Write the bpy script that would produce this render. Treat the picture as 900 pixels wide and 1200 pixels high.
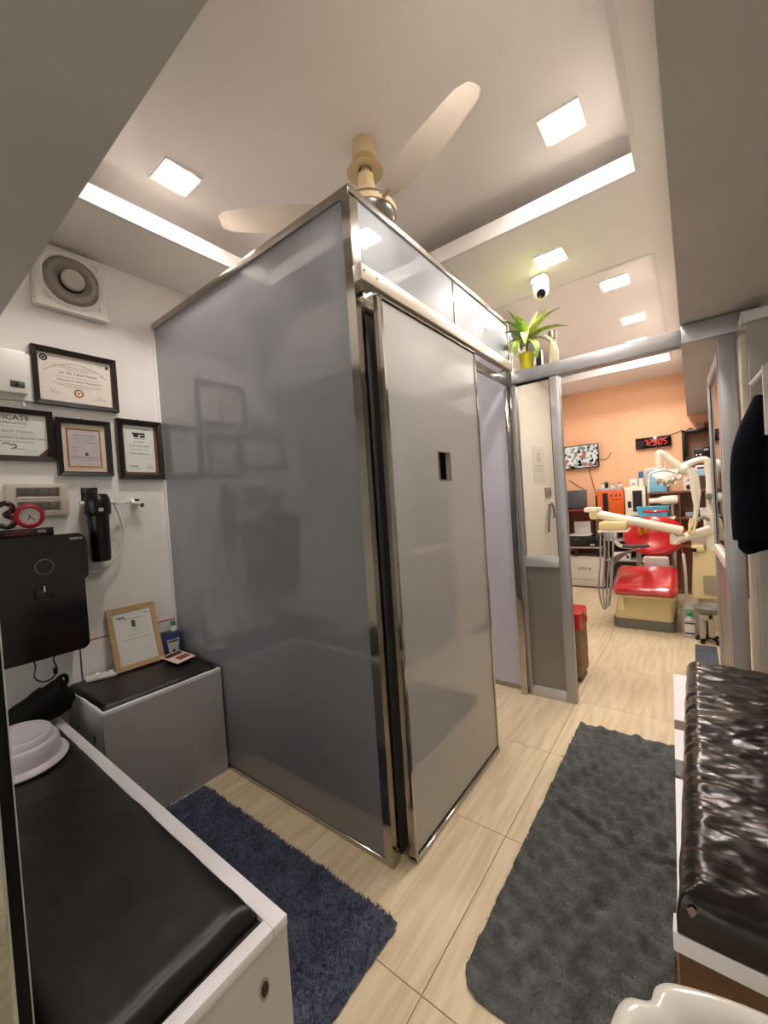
import bpy, bmesh, math, random
from mathutils import Vector, Matrix, noise
random.seed(7)
PI = math.pi
for o in list(bpy.data.objects): bpy.data.objects.remove(o)
scn = bpy.context.scene
COL = scn.collection

# ------------------------------------------------------------------ camera
def camera():
    yaw, pitch, roll, f = 0.652470, -0.021481, 0.066102, 474.97
    cy, sy = math.cos(yaw), math.sin(yaw)
    fwd = Vector((-sy*math.cos(pitch), cy*math.cos(pitch), math.sin(pitch)))
    right = Vector((cy, sy, 0)); down = fwd.cross(right)
    r2 = right*math.cos(roll) + down*math.sin(roll)
    d2 = -right*math.sin(roll) + down*math.cos(roll)
    cd = bpy.data.cameras.new('camera'); co = bpy.data.objects.new('camera', cd); COL.objects.link(co)
    m = Matrix((r2, -d2, -fwd)).transposed().to_4x4(); m.translation = (0, 0, 1.3)
    co.matrix_world = m
    cd.sensor_fit = 'VERTICAL'; cd.sensor_height = 36; cd.lens = f/1200*36; cd.clip_start = 0.02
    scn.camera = co
camera()
# ------------------------------------------------------------------ world and exposure
w = bpy.data.worlds.new('world'); scn.world = w; w.use_nodes = True
w.node_tree.nodes['Background'].inputs[0].default_value = (1, 0.96, 0.92, 1)
w.node_tree.nodes['Background'].inputs[1].default_value = 0.85
scn.view_settings.view_transform = 'Standard'; scn.view_settings.look = 'None'
scn.view_settings.gamma = 1; scn.view_settings.use_curve_mapping = False
scn.view_settings.exposure = 1.46
PANEL_W = 72.0        # emission of the square ceiling panels in the waiting room
PANEL_T = 82.0        # in the treatment room
LIGHT_COL = (1.0, 0.90, 0.82)

# ------------------------------------------------------------------ materials
def lin(h):
    h = h.lstrip('#'); c = [int(h[i:i+2], 16)/255 for i in (0, 2, 4)]
    return tuple(x/12.92 if x <= .04045 else ((x+.055)/1.055)**2.4 for x in c) + (1,)
MATS = {}
def mat(name, col='#808080', rough=.5, metal=0, spec=.5, emit=None, estr=0, var=0, vscale=8, bump=0, bscale=40, stretch=None, coat=0, trans=0, bdist=.01, detail=4):
    if name in MATS: return MATS[name]
    m = bpy.data.materials.new(name); m.use_nodes = True; MATS[name] = m
    nt = m.node_tree; b = nt.nodes['Principled BSDF']
    c = lin(col); b.inputs['Base Color'].default_value = c
    b.inputs['Roughness'].default_value = rough; b.inputs['Metallic'].default_value = metal
    b.inputs['Specular IOR Level'].default_value = spec; b.inputs['Coat Weight'].default_value = coat
    b.inputs['Transmission Weight'].default_value = trans
    if emit:
        b.inputs['Emission Color'].default_value = emit if len(emit) == 4 else tuple(emit)+(1,)
        b.inputs['Emission Strength'].default_value = estr
    if var or bump:
        tc = nt.nodes.new('ShaderNodeTexCoord'); mp = nt.nodes.new('ShaderNodeMapping')
        geo = nt.nodes.new('ShaderNodeNewGeometry')
        nt.links.new(geo.outputs['Position'], mp.inputs['Vector'])
        if stretch: mp.inputs['Scale'].default_value = stretch
    if var:
        n = nt.nodes.new('ShaderNodeTexNoise'); n.inputs['Scale'].default_value = vscale; n.inputs['Detail'].default_value = detail
        nt.links.new(mp.outputs[0], n.inputs['Vector'])
        r = nt.nodes.new('ShaderNodeValToRGB')
        r.color_ramp.elements[0].position = .3; r.color_ramp.elements[1].position = .7
        r.color_ramp.elements[0].color = tuple(max(0, x*(1-var)) for x in c[:3])+(1,)
        r.color_ramp.elements[1].color = tuple(min(1, x*(1+var)) for x in c[:3])+(1,)
        nt.links.new(n.outputs[0], r.inputs[0]); nt.links.new(r.outputs[0], b.inputs['Base Color'])
    if bump:
        n2 = nt.nodes.new('ShaderNodeTexNoise'); n2.inputs['Scale'].default_value = bscale; n2.inputs['Detail'].default_value = detail
        nt.links.new(mp.outputs[0], n2.inputs['Vector'])
        bp = nt.nodes.new('ShaderNodeBump'); bp.inputs['Strength'].default_value = bump; bp.inputs['Distance'].default_value = bdist
        nt.links.new(n2.outputs[0], bp.inputs['Height']); nt.links.new(bp.outputs[0], b.inputs['Normal'])
    return m
def emitter(name, col, s):
    if name in MATS: return MATS[name]
    m = bpy.data.materials.new(name); m.use_nodes = True; MATS[name] = m
    nt = m.node_tree; nt.nodes.remove(nt.nodes['Principled BSDF'])
    e = nt.nodes.new('ShaderNodeEmission'); e.inputs[0].default_value = tuple(col)+(1,); e.inputs[1].default_value = s
    nt.links.new(e.outputs[0], nt.nodes['Material Output'].inputs[0]); return m
def pane_mat(name, tint, haze, hcol, refl_rough=.02):
    if name in MATS: return MATS[name]
    m = bpy.data.materials.new(name); m.use_nodes = True; MATS[name] = m
    nt = m.node_tree; nt.nodes.remove(nt.nodes['Principled BSDF'])
    t = nt.nodes.new('ShaderNodeBsdfTransparent'); t.inputs[0].default_value = lin(tint)
    d = nt.nodes.new('ShaderNodeBsdfDiffuse'); d.inputs[0].default_value = lin(hcol)
    g = nt.nodes.new('ShaderNodeBsdfGlossy'); g.inputs['Roughness'].default_value = refl_rough
    x1 = nt.nodes.new('ShaderNodeMixShader'); x1.inputs[0].default_value = haze
    nt.links.new(t.outputs[0], x1.inputs[1]); nt.links.new(d.outputs[0], x1.inputs[2])
    f = nt.nodes.new('ShaderNodeFresnel'); f.inputs[0].default_value = 1.5
    x2 = nt.nodes.new('ShaderNodeMixShader')
    nt.links.new(f.outputs[0], x2.inputs[0]); nt.links.new(x1.outputs[0], x2.inputs[1]); nt.links.new(g.outputs[0], x2.inputs[2])
    nt.links.new(x2.outputs[0], nt.nodes['Material Output'].inputs[0]); return m
def tile_mat():
    m = bpy.data.materials.new('tile'); m.use_nodes = True; nt = m.node_tree; b = nt.nodes['Principled BSDF']
    geo = nt.nodes.new('ShaderNodeNewGeometry'); oi = nt.nodes.new('ShaderNodeObjectInfo')
    ad = nt.nodes.new('ShaderNodeVectorMath'); ad.operation = 'MULTIPLY_ADD'
    cx = nt.nodes.new('ShaderNodeCombineXYZ'); nt.links.new(oi.outputs['Random'], cx.inputs[0]); nt.links.new(oi.outputs['Random'], cx.inputs[1])
    ad.inputs[1].default_value = (9, 9, 9)
    nt.links.new(cx.outputs[0], ad.inputs[0]); nt.links.new(geo.outputs['Position'], ad.inputs[2])
    mp = nt.nodes.new('ShaderNodeMapping'); mp.inputs['Scale'].default_value = (16, 1.3, 1); mp.inputs['Rotation'].default_value = (0, 0, .22)
    nt.links.new(ad.outputs[0], mp.inputs[0])
    n = nt.nodes.new('ShaderNodeTexNoise'); n.inputs['Scale'].default_value = 2.2; n.inputs['Detail'].default_value = 6; n.inputs['Distortion'].default_value = .6
    nt.links.new(mp.outputs[0], n.inputs[0])
    r = nt.nodes.new('ShaderNodeValToRGB'); e = r.color_ramp.elements
    e[0].position = .34; e[0].color = lin('#cab796'); e[1].position = .62; e[1].color = lin('#decdae')
    nt.links.new(n.outputs[0], r.inputs[0]); nt.links.new(r.outputs[0], b.inputs['Base Color'])
    b.inputs['Roughness'].default_value = .3
    return m
def plain(name, *a, **k): return mat(name, *a, **k)
WHITE = mat('wall_paint', '#ece8e5', .7, var=.03, vscale=3, bump=.05, bscale=60)
CEIL = mat('ceiling_paint', '#e6e0db', .6, var=.02, vscale=2)
LIP = mat('lip_paint', '#dcd7d2', .55, var=.02, vscale=2)
LOFT = mat('loft_laminate', '#bdb8b1', .45, var=.04, vscale=3)
ORANGE = mat('orange_paint', '#f6c096', .65, var=.04, vscale=2)
ACP = mat('grey_panel_laminate', '#8b8c93', .45, metal=0, spec=.2, var=.03, vscale=1.5, bump=.02, bscale=2.5, coat=1)
MATS['grey_panel_laminate'].node_tree.nodes['Principled BSDF'].inputs['Coat Roughness'].default_value = .035
MATS['grey_panel_laminate'].node_tree.nodes['Principled BSDF'].inputs['Coat IOR'].default_value = 1.7
DOORL = mat('pale_door_laminate', '#aeadab', .45, metal=0, spec=.2, var=.02, vscale=2, bump=.03, bscale=3, coat=1)
MATS['pale_door_laminate'].node_tree.nodes['Principled BSDF'].inputs['Coat Roughness'].default_value = .07
STEEL = mat('polished_steel', '#b8b4ac', .1, metal=1, var=.06, vscale=6, bump=.08, bscale=14)
BRUSH = mat('brushed_steel', '#a8a29a', .28, metal=1, var=.08, vscale=20)
ALU = mat('grey_aluminium', '#a9a8aa', .38, metal=.55, var=.03, vscale=6)
ALUP = mat('grey_aluminium_sheet', '#8d8780', .35, metal=.5, var=.05, vscale=3)
LAV = mat('lavender_laminate', '#c6c4d2', .4, var=.02)
BLACKV = mat('black_vinyl', '#0d0a09', .38, var=.2, vscale=5, bump=.12, bscale=12)
WRAP = mat('brown_black_plastic_wrap', '#1d1613', .24, var=.2, vscale=6, bump=.2, bscale=9, stretch=(1, 3.5, 1), bdist=.03, detail=3)
WLAM = mat('white_laminate', '#cdcbcb', .4, var=.02)
WEDGE = mat('white_edge', '#e9e6ea', .4, var=.02)
GRL = mat('grey_laminate', '#aaa8a8', .42, var=.03, vscale=4)
DARKWOOD = mat('dark_wood', '#1d130f', .45, spec=.3, var=.25, vscale=12, stretch=(1, 6, 1))
BLACKP = mat('black_plastic', '#0a0b0f', .3, var=.1)
BLACKG = mat('black_gloss', '#07080b', .12, var=.1)
WPLAS = mat('white_plastic', '#e4e1dc', .35, var=.02)
CREAM = mat('cream_plastic', '#e2d09a', .4, var=.03)
CREAMW = mat('cream_white_plastic', '#ece5d2', .35, var=.02)
PAPER = mat('paper', '#e4ddd2', .75, var=.02)
PAPERG = mat('pale_green_paper', '#dfe1dc', .75, var=.02)
PAPERL = mat('lilac_paper', '#c0b6bd', .75, var=.05, vscale=30)
INK = mat('ink', '#2b2522', .8, var=.1)
INKG = mat('faint_ink', '#8d867e', .8, var=.1)
GOLD = mat('gold_foil', '#a67a35', .4, metal=.6, var=.1)
RED = mat('red_vinyl', '#c8141c', .18, var=.06, coat=.5)
REDW = mat('wrapped_red_vinyl', '#c3262c', .12, var=.08, bump=.35, bscale=10, coat=.8)
REDP = mat('red_plastic', '#a31420', .35, var=.05)
NAVY = mat('navy_cloth', '#05070e', .9, spec=.1, var=.2, bump=.3, bscale=60)
OAK = mat('pale_wood', '#b99a68', .5, var=.12, vscale=14, stretch=(1, 1, 5))

# ------------------------------------------------------------------ mesh helpers
def BM(): return bmesh.new()
def box(bm, x0, x1, y0, y1, z0, z1, bev=0, seg=2):
    vs = bmesh.ops.create_cube(bm, size=1)['verts']
    for v in vs: v.co = Vector(((x0+x1)/2 + v.co.x*(x1-x0), (y0+y1)/2 + v.co.y*(y1-y0), (z0+z1)/2 + v.co.z*(z1-z0)))
    if bev:
        es = list({e for v in vs for e in v.link_edges})
        bmesh.ops.bevel(bm, geom=es, offset=bev, segments=seg, affect='EDGES', profile=.5)
    return bm
def rot_to(d):
    return Vector((0, 0, 1)).rotation_difference(Vector(d).normalized()).to_matrix().to_4x4()
def lathe(bm, prof, base=(0, 0, 0), axis=(0, 0, 1), seg=24):
    M = Matrix.Translation(base) @ rot_to(axis); rings = []
    for r, z in prof:
        if r < 1e-6: rings.append([bm.verts.new(M @ Vector((0, 0, z)))])
        else: rings.append([bm.verts.new(M @ Vector((r*math.cos(2*PI*i/seg), r*math.sin(2*PI*i/seg), z))) for i in range(seg)])
    for a, b in zip(rings, rings[1:]):
        for i in range(seg):
            j = (i+1) % seg
            if len(a) == 1 and len(b) == 1: continue
            if len(a) == 1: bm.faces.new((a[0], b[i], b[j]))
            elif len(b) == 1: bm.faces.new((a[i], b[0], a[j]))
            else: bm.faces.new((a[i], a[j], b[j], b[i]))
    for rg, flip in () if tuple(prof[0]) == tuple(prof[-1]) else ((rings[0], True), (rings[-1], False)):
        if len(rg) > 1: bm.faces.new(rg[::-1] if flip else rg)
    return bm
def cyl(bm, p0, p1, r0, r1=None, seg=16):
    p0, p1 = Vector(p0), Vector(p1); r1 = r0 if r1 is None else r1
    return lathe(bm, [(r0, 0), (r1, (p1-p0).length)], p0, p1-p0, seg)
def smooth_path(pts, n=6):
    P = [Vector(p) for p in pts]; out = []
    for i in range(len(P)-1):
        a, b, c, d = P[max(i-1, 0)], P[i], P[i+1], P[min(i+2, len(P)-1)]
        for k in range(n):
            t = k/n
            out.append(.5*((2*b) + (c-a)*t + (2*a-5*b+4*c-d)*t*t + (3*b-a-3*c+d)*t**3))
    out.append(P[-1]); return out
def tube(bm, pts, r, seg=8, smooth=0):
    P = smooth_path(pts, smooth) if smooth else [Vector(p) for p in pts]
    R = r if isinstance(r, (list, tuple)) else None
    rings = []; up = None
    for i, p in enumerate(P):
        t = (P[min(i+1, len(P)-1)] - P[max(i-1, 0)]).normalized()
        if up is None: up = t.orthogonal().normalized()
        up = (up - t*up.dot(t)).normalized(); s = t.cross(up)
        rr = r if R is None else R[0] + (R[1]-R[0])*i/(len(P)-1)
        rings.append([bm.verts.new(p + (up*math.cos(2*PI*k/seg) + s*math.sin(2*PI*k/seg))*rr) for k in range(seg)])
    for a, b in zip(rings, rings[1:]):
        for k in range(seg): bm.faces.new((a[k], a[(k+1) % seg], b[(k+1) % seg], b[k]))
    bm.faces.new(rings[0][::-1]); bm.faces.new(rings[-1]); return bm
def prism(bm, poly, ax, a, b):
    def P(u, v, t): return {'x': (t, u, v), 'y': (u, t, v), 'z': (u, v, t)}[ax]
    A = [bm.verts.new(P(u, v, a)) for u, v in poly]; B = [bm.verts.new(P(u, v, b)) for u, v in poly]; n = len(poly)
    bm.faces.new(A); bm.faces.new(B[::-1])
    for i in range(n): bm.faces.new((A[i], B[i], B[(i+1) % n], A[(i+1) % n]))
    bmesh.ops.recalc_face_normals(bm, faces=bm.faces[:]); return bm
def rrect(u0, u1, v0, v1, r, n=5):
    out = []
    for cx, cy, a0 in ((u1-r, v1-r, 0), (u0+r, v1-r, 90), (u0+r, v0+r, 180), (u1-r, v0+r, 270)):
        for k in range(n+1):
            a = math.radians(a0 + 90*k/n); out.append((cx + r*math.cos(a), cy + r*math.sin(a)))
    return out
def ring_plate(bm, u0, u1, v0, v1, h, n0, n1):        # a plate in local u,v with a rectangular hole h, thickness n
    a0, a1, b0, b1 = h
    for q in ((u0, a0, v0, v1), (a1, u1, v0, v1), (a0, a1, v0, b0), (a0, a1, b1, v1)): box(bm, q[0], q[1], q[2], q[3], n0, n1)
    bmesh.ops.remove_doubles(bm, verts=bm.verts[:], dist=1e-5); return bm
def frame_ring(bm, u0, u1, v0, v1, w, n0, n1, slope=0):  # mitred picture-frame moulding in local u,v,n
    O = [(u0, v0), (u1, v0), (u1, v1), (u0, v1)]; I = [(u0+w, v0+w), (u1-w, v0+w), (u1-w, v1-w), (u0+w, v1-w)]
    for i in range(4):
        j = (i+1) % 4; V = []
        for (u, v), t in ((O[i], n0), (O[j], n0), (I[j], n0), (I[i], n0), (O[i], n1), (O[j], n1), (I[j], n1-slope), (I[i], n1-slope)):
            V.append(bm.verts.new((u, v, t)))
        for f in ((3, 2, 1, 0), (4, 5, 6, 7), (0, 1, 5, 4), (1, 2, 6, 5), (2, 3, 7, 6), (3, 0, 4, 7)): bm.faces.new([V[k] for k in f])
    bmesh.ops.recalc_face_normals(bm, faces=bm.faces[:]); return bm
def grid(bm, nx, ny, fn):
    V = [[bm.verts.new(fn(i/nx, j/ny)) for j in range(ny+1)] for i in range(nx+1)]
    for i in range(nx):
        for j in range(ny): bm.faces.new((V[i][j], V[i+1][j], V[i+1][j+1], V[i][j+1]))
    return V
def base_of(o):
    return o.matrix_basis.translation if o else Vector((0, 0, 0))
def world_base(o):
    v = Vector((0, 0, 0))
    while o: v = v + o.location; o = o.parent
    return v
def obj(name, bm, m, parent=None, mtx=None, smooth=True, ang=35):
    if mtx is not None: bm.transform(mtx)
    if parent is not None: bm.transform(Matrix.Translation(-world_base(parent)))
    me = bpy.data.meshes.new(name); bm.to_mesh(me); bm.free()
    me.materials.append(m)
    if smooth:
        for p in me.polygons: p.use_smooth = True
        me.set_sharp_from_angle(angle=math.radians(ang))
    o = bpy.data.objects.new(name, me); COL.objects.link(o)
    if parent is not None: o.parent = parent
    return o
def tag(o, label=None, cat=None, group=None, kind=None):
    if label: o['label'] = label
    if cat: o['category'] = cat
    if group: o['group'] = group
    if kind: o['kind'] = kind
    return o
def thing(name, label, cat, loc=(0, 0, 0), group=None):
    o = bpy.data.objects.new(name, None); COL.objects.link(o); o.location = loc; o.empty_display_size = .05
    return tag(o, label, cat, group)
def struct(name, bm, m, label=None, parent=None, smooth=False):
    o = obj(name, bm, m, parent, smooth=smooth)
    if parent is None: tag(o, label, None, None, 'structure')
    return o
def bxo(name, m, parent, x0, x1, y0, y1, z0, z1, bev=0, mtx=None):
    return obj(name, box(BM(), x0, x1, y0, y1, z0, z1, bev), m, parent, mtx)
def text(name, s, size, m, parent, mtx, align='CENTER', ext=.0004):
    cu = bpy.data.curves.new(name, 'FONT'); cu.body = s; cu.size = size; cu.align_x = align; cu.align_y = 'CENTER'; cu.extrude = ext; cu.resolution_u = 2
    t = bpy.data.objects.new(name, cu); COL.objects.link(t); bpy.context.view_layer.update()
    me = bpy.data.meshes.new_from_object(t.evaluated_get(bpy.context.evaluated_depsgraph_get()))
    bpy.data.objects.remove(t)
    bm = BM(); bm.from_mesh(me); bpy.data.meshes.remove(me)
    return obj(name, bm, m, parent, mtx, smooth=False)
def FR(origin, U, V):                                  # local frame matrix (u, v, n)
    U = Vector(U).normalized(); V = Vector(V).normalized(); N = U.cross(V)
    m = Matrix((U, V, N)).transposed().to_4x4(); m.translation = origin; return m
LW = lambda y, z, x=-2.4: FR((x, y, z), (0, 1, 0), (0, 0, 1))       # on the left wall, u to +Y
BW = lambda x, z, y=6.2: FR((x, y, z), (1, 0, 0), (0, 0, 1))        # on the back wall, u to +X, n to -Y

# ================================================================== THE SETTING
XL, XR, YN, YB = -2.4, .56, -1.6, 6.2
ZB, ZC, ZL = 2.645, 2.82, 2.1
fl = struct('floor', box(BM(), XL-.1, XR+.1, YN-.1, YB+.1, -.06, -.006), mat('grout', '#a59373', .8, var=.1), 'cream tiled floor')
TM = tile_mat(); tw = .605
tme = {}
def put_tile(i, j):
    x0, x1 = -.62 + i*tw, -.62 + (i+1)*tw; y0, y1 = 1.44 + j*tw, 1.44 + (j+1)*tw
    x0, x1, y0, y1 = max(x0, XL), min(x1, XR), max(y0, YN), min(y1, YB)
    if x1-x0 < .02 or y1-y0 < .02: return
    key = (round(x1-x0, 3), round(y1-y0, 3))
    if key not in tme:
        bm = BM(); box(bm, .001, key[0]-.001, .001, key[1]-.001, -.012, 0, .0012, 1)
        me = bpy.data.meshes.new('tile'); bm.to_mesh(me); bm.free(); me.materials.append(TM); tme[key] = me
    o = bpy.data.objects.new('tile', tme[key]); COL.objects.link(o); o.location = (x0, y0, 0); o.parent = fl
for i in range(-3, 2):
    for j in range(-6, 8): put_tile(i, j)
struct('wall_left', box(BM(), XL-.1, XL, YN-.1, 2.70, -.02, 2.95), WHITE, 'white painted wall with framed certificates')
struct('wall_treatment_left', box(BM(), XL-.1, -1.44, 2.70, YB+.1, -.02, 2.95), WHITE, 'white wall seen through the fixed glass pane')
struct('wall_back', box(BM(), -1.6, XR+.1, YB, YB+.1, -.02, 2.95), ORANGE, 'peach orange painted wall of the treatment room')
struct('wall_right', box(BM(), XR, XR+.1, YN-.1, YB+.1, -.02, 2.95), WHITE, 'white wall behind the hanging coat')
bm = BM(); box(bm, XL-.1, XR+.1, YN-.1, YN, 2.09, 2.95); box(bm, XL-.1, XL+.12, YN-.1, YN, -.02, 2.09); box(bm, XR-.1, XR+.1, YN-.1, YN, -.02, 2.09)
struct('wall_near', bm, WHITE, 'unseen white wall behind the viewer around the invented glazed opening')  # unseen wall, its opening made up to let daylight in
wn = struct('fill_window_1', frame_ring(BM(), XL+.12, XR-.1, -2.09, 0, .05, YN-.06, YN-.02), mat('front_frame', '#8a8a8c', .4, metal=.5, var=.03), 'invented unseen glazed front behind the viewer, letting in fill daylight')  # invented glazing out of view, lets world light fill the dark corners
wn.data.transform(Matrix(((1, 0, 0, 0), (0, 0, 1, 0), (0, -1, 0, 0), (0, 0, 0, 1))))
for k in range(1, 3):
    xx = XL+.12 + (XR-.1-XL-.12)*k/3; bxo('mullion', MATS['front_frame'], wn, xx-.025, xx+.025, YN-.06, YN-.02, .05, 2.04)
bxo('pane', pane_mat('clear_glass', '#f5f7f4', .03, '#d8d6cc'), wn, XL+.17, XR-.15, YN-.043, YN-.037, .05, 2.04)
struct('ceiling', box(BM(), XL-.1, XR+.1, YN-.1, YB+.1, ZC, ZC+.1), CEIL, 'high white ceiling inside the trays')
bm = BM(); bz = (ZB, ZB+.02)
T1 = (-1.965, -.14, .60, 2.105); T2 = (-1.25, -.137, 2.905, 5.45)
xr = -.02
for q in ((XL, T1[0], .38, T1[3]), (T1[1], xr, .38, T1[3]), (T1[0], T1[1], .38, T1[2]), (XL, xr, T1[3], T2[2]), (XL, T2[0], T2[2], T2[3]), (T2[1], xr, T2[2], T2[3]), (XL, xr, T2[3], YB)):
    box(bm, q[0], q[1], q[2], q[3], *bz)
struct('ceiling_border', bm, CEIL, 'dropped white ceiling border around the trays')
k = 0
for T in (T1, T2):
    for q in ((T[0]-.02, T[0]+.003, T[2], T[3]), (T[1]-.003, T[1]+.02, T[2], T[3]), (T[0]+.003, T[1]-.003, T[2]-.02, T[2]+.003), (T[0]+.003, T[1]-.003, T[3]-.003, T[3]+.02)):
        k += 1; struct('trim_%d' % k, box(BM(), q[0], q[1], q[2], q[3], ZB-.002, ZB+.08), LIP, 'white lip of the ceiling tray')
struct('ceiling_loft_right', box(BM(), xr, XR, YN, YB-.06, ZL, ZC), LOFT, 'grey underside of the storage loft on the right')
struct('ceiling_loft_near', box(BM(), XL, xr, YN, .381, ZL, ZC), LOFT, 'grey underside of the storage loft on the near left')
# wainscot sheet with red tape on the left wall
s = struct('trim_wainscot', box(BM(), XL, XL+.006, .636, 1.085, .5, .718), WHITE, 'white sheet with a red tape edge above the small bench')
s2 = obj('red_tape', box(BM(), XL, XL+.007, .636, 1.085, .718, .722), mat('red_tape', '#a02028', .5, var=.05), s)
bxo('edge_strip', mat('grey_edge', '#4a4845', .6, var=.1), s, XL, XL+.008, .632, .636, .5, .72)
# grooved panel lines on the orange wall
bm = BM()
box(bm, -1.43, -.80, YB-.006, YB, 2.50, 2.515); box(bm, -.815, -.80, YB-.006, YB, 0, 2.5); box(bm, -.775, -.765, YB-.006, YB, 0, 2.52)
struct('trim_conduit', bm, ORANGE, 'thin orange conduit on the back wall')

# ------------------------------------------------------------------ ceiling lights
def ceiling_light(x, y, z, sx, sy, label, group, strength):
    t = thing('ceiling_light', label, 'ceiling light', (x, y, z), group)
    bm = BM(); frame_ring(bm, -sx/2-.014, sx/2+.014, -sy/2-.014, sy/2+.014, .014, 0, .008, .003)
    obj('frame', bm, WPLAS, t, FR((x, y, z), (1, 0, 0), (0, -1, 0)))
    bm = BM(); box(bm, -sx/2, sx/2, -sy/2, sy/2, 0, .004)
    obj('diffuser', bm, emitter('lit_diffuser_%g' % strength, LIGHT_COL, strength), t, FR((x, y, z), (1, 0, 0), (0, -1, 0)))
ceiling_light(-1.785, .965, ZC, .13, .13, 'square lit ceiling panel nearest the exhaust fan', 'square lights in the waiting room tray', PANEL_W)
ceiling_light(-.370, 1.865, ZC, .13, .13, 'square lit ceiling panel beside the right loft, largest in view', 'square lights in the waiting room tray', PANEL_W)
ceiling_light(-.370, .965, ZC, .13, .13, 'unseen square ceiling panel above the viewer, added by symmetry', 'square lights in the waiting room tray', PANEL_W)  # out of view, mirrors the visible pair to help light the waiting room
ceiling_light(-1.785, 1.865, ZC, .13, .13, 'unseen square ceiling panel above the booth, added by symmetry', 'square lights in the waiting room tray', PANEL_W)  # also unseen, placed by symmetry for its share of the room light
ceiling_light(-.597, 2.515, ZB, .13, .13, 'small square lit ceiling panel just beside the dome camera', 'square lights over the treatment room', PANEL_T)
for (px, py, lb) in ((-.40, 3.52, 'largest of the three lit panels in the treatment room tray'), (-.367, 4.38, 'middle of the three lit panels in the treatment room tray'), (-.405, 5.10, 'farthest lit panel, half hidden by the partition top rail')):
    ceiling_light(px, py, ZC, .16, .16, lb, 'square lights over the treatment room', PANEL_T)

# ================================================================== BOOTH (steel-framed cabin)
bt = thing('partition_booth', 'tall grey panelled booth with polished steel corner post and open top', 'partition', (-1.65, 1.8, 0))
PX, PY, H = -.895, 1.09, 2.395
bxo('panel', ACP, bt, XL+.012, PX-.03, PY+.006, PY+.02, .02, H-.03)['label'] = 'large blue grey glossy panel'
bm = BM(); prism(bm, [(PX-.038, PY), (PX, PY), (PX, PY+.045), (PX-.012, PY+.045), (PX-.012, PY+.03), (PX-.038, PY+.03)], 'z', 0, H)
obj('corner_post', bm, STEEL, bt, ang=20)
bxo('top_rail', BRUSH, bt, XL+.003, PX, PY-.004, PY+.03, H-.03, H+.004, .002)
bxo('bottom_rail', STEEL, bt, XL+.012, PX-.038, PY, PY+.028, 0, .022, .002)
bxo('wall_channel', WPLAS, bt, XL+.0005, XL+.014, PY-.004, PY+.03, 0, H-.02, .002)
# right-hand face
bxo('side_top_rail', BRUSH, bt, PX-.03, PX+.004, PY+.0, 2.60, H-.022, H+.004, .002)
bxo('transom_panel', mat('transom_laminate', '#8f949b', .45, metal=0, spec=.2, var=.02, coat=.6), bt, PX-.012, PX-.004, PY+.045, 1.846, 2.10, H-.022)
bxo('transom_panel', MATS['transom_laminate'], bt, PX-.012, PX-.004, 1.862, 2.585, 2.10, H-.022)
bxo('transom_divider', BRUSH, bt, PX-.02, PX, 1.846, 1.862, 2.09, H-.022, .002)
bxo('transom_end_post', BRUSH, bt, PX-.03, PX+.002, 2.585, 2.605, 1.99, H-.01, .002)
tr = bxo('door_track', mat('warm_aluminium', '#c9c2b4', .35, metal=.6, var=.03), bt, -.862, -.826, 1.045, 2.43, 2.034, 2.088, .003)
for yy in (1.12, 1.75, 2.4): bxo('track_bracket', BRUSH, tr, PX-.001, -.862, yy, yy+.03, 2.045, 2.08)
for yy in (1.06, 1.13, 1.7, 2.36):
    obj('screw', lathe(BM(), [(.004, 0), (.004, .0015), (0, .002)], (-.826, yy, 2.066), (1, 0, 0), 8), BLACKP, tr)
bxo('header', BRUSH, bt, PX-.02, PX-.002, 1.14, 2.59, 1.985, 2.034, .002)
bm = BM(); box(bm, PX-.045, PX-.012, 1.137, 1.30, 0, 1.985, .002); obj('jamb', bm, mat('dark_grey_sheet', '#5c5b5d', .4, metal=.3, var=.03), bt)
bm = BM(); box(bm, PX-.045, PX-.002, 2.575, 2.605, 0, 1.985, .002); obj('jamb', bm, STEEL, bt)
bxo('back_panel', LAV, bt, XL+.004, PX-.002, 2.64, 2.655, .012, 2.36)
bxo('back_sill', BRUSH, bt, XL+.004, PX-.002, 2.636, 2.64, 0.0, .03)
# sliding door
dr = thing('door_1', 'pale grey sliding booth door with a small rectangular finger slot', 'sliding door', (-.85, 1.54, 0))
ld = FR((-.864, 0, 0), (0, 1, 0), (0, 0, 1))
bm = BM(); ring_plate(bm, 1.164, 1.922, .03, 2.012, (1.500, 1.604, 1.382, 1.502), 0, .022); obj('panel', bm, DOORL, dr, ld, smooth=False)
bm = BM(); frame_ring(bm, 1.152, 1.932, .012, 2.03, .013, -.003, .027); obj('edge_frame', bm, STEEL, dr, ld, smooth=False)
bm = BM(); frame_ring(bm, 1.498, 1.606, 1.380, 1.504, .004, .02, .0235); obj('slot_trim', bm, BRUSH, dr, ld, smooth=False)
bxo('bottom_sill', STEEL, dr, -.870, -.832, 1.152, 1.932, .002, .022, .002)
bxo('slot_stile', mat('tan_metal', '#8d8168', .4, metal=.4, var=.05), dr, -.884, -.868, 1.49, 1.56, .06, 1.98)
bxo('slot_dark_plate', BLACKP, dr, -.896, -.887, 1.48, 1.80, 1.2, 1.7)  # black plate added so the inside of the slot looks dark

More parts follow.
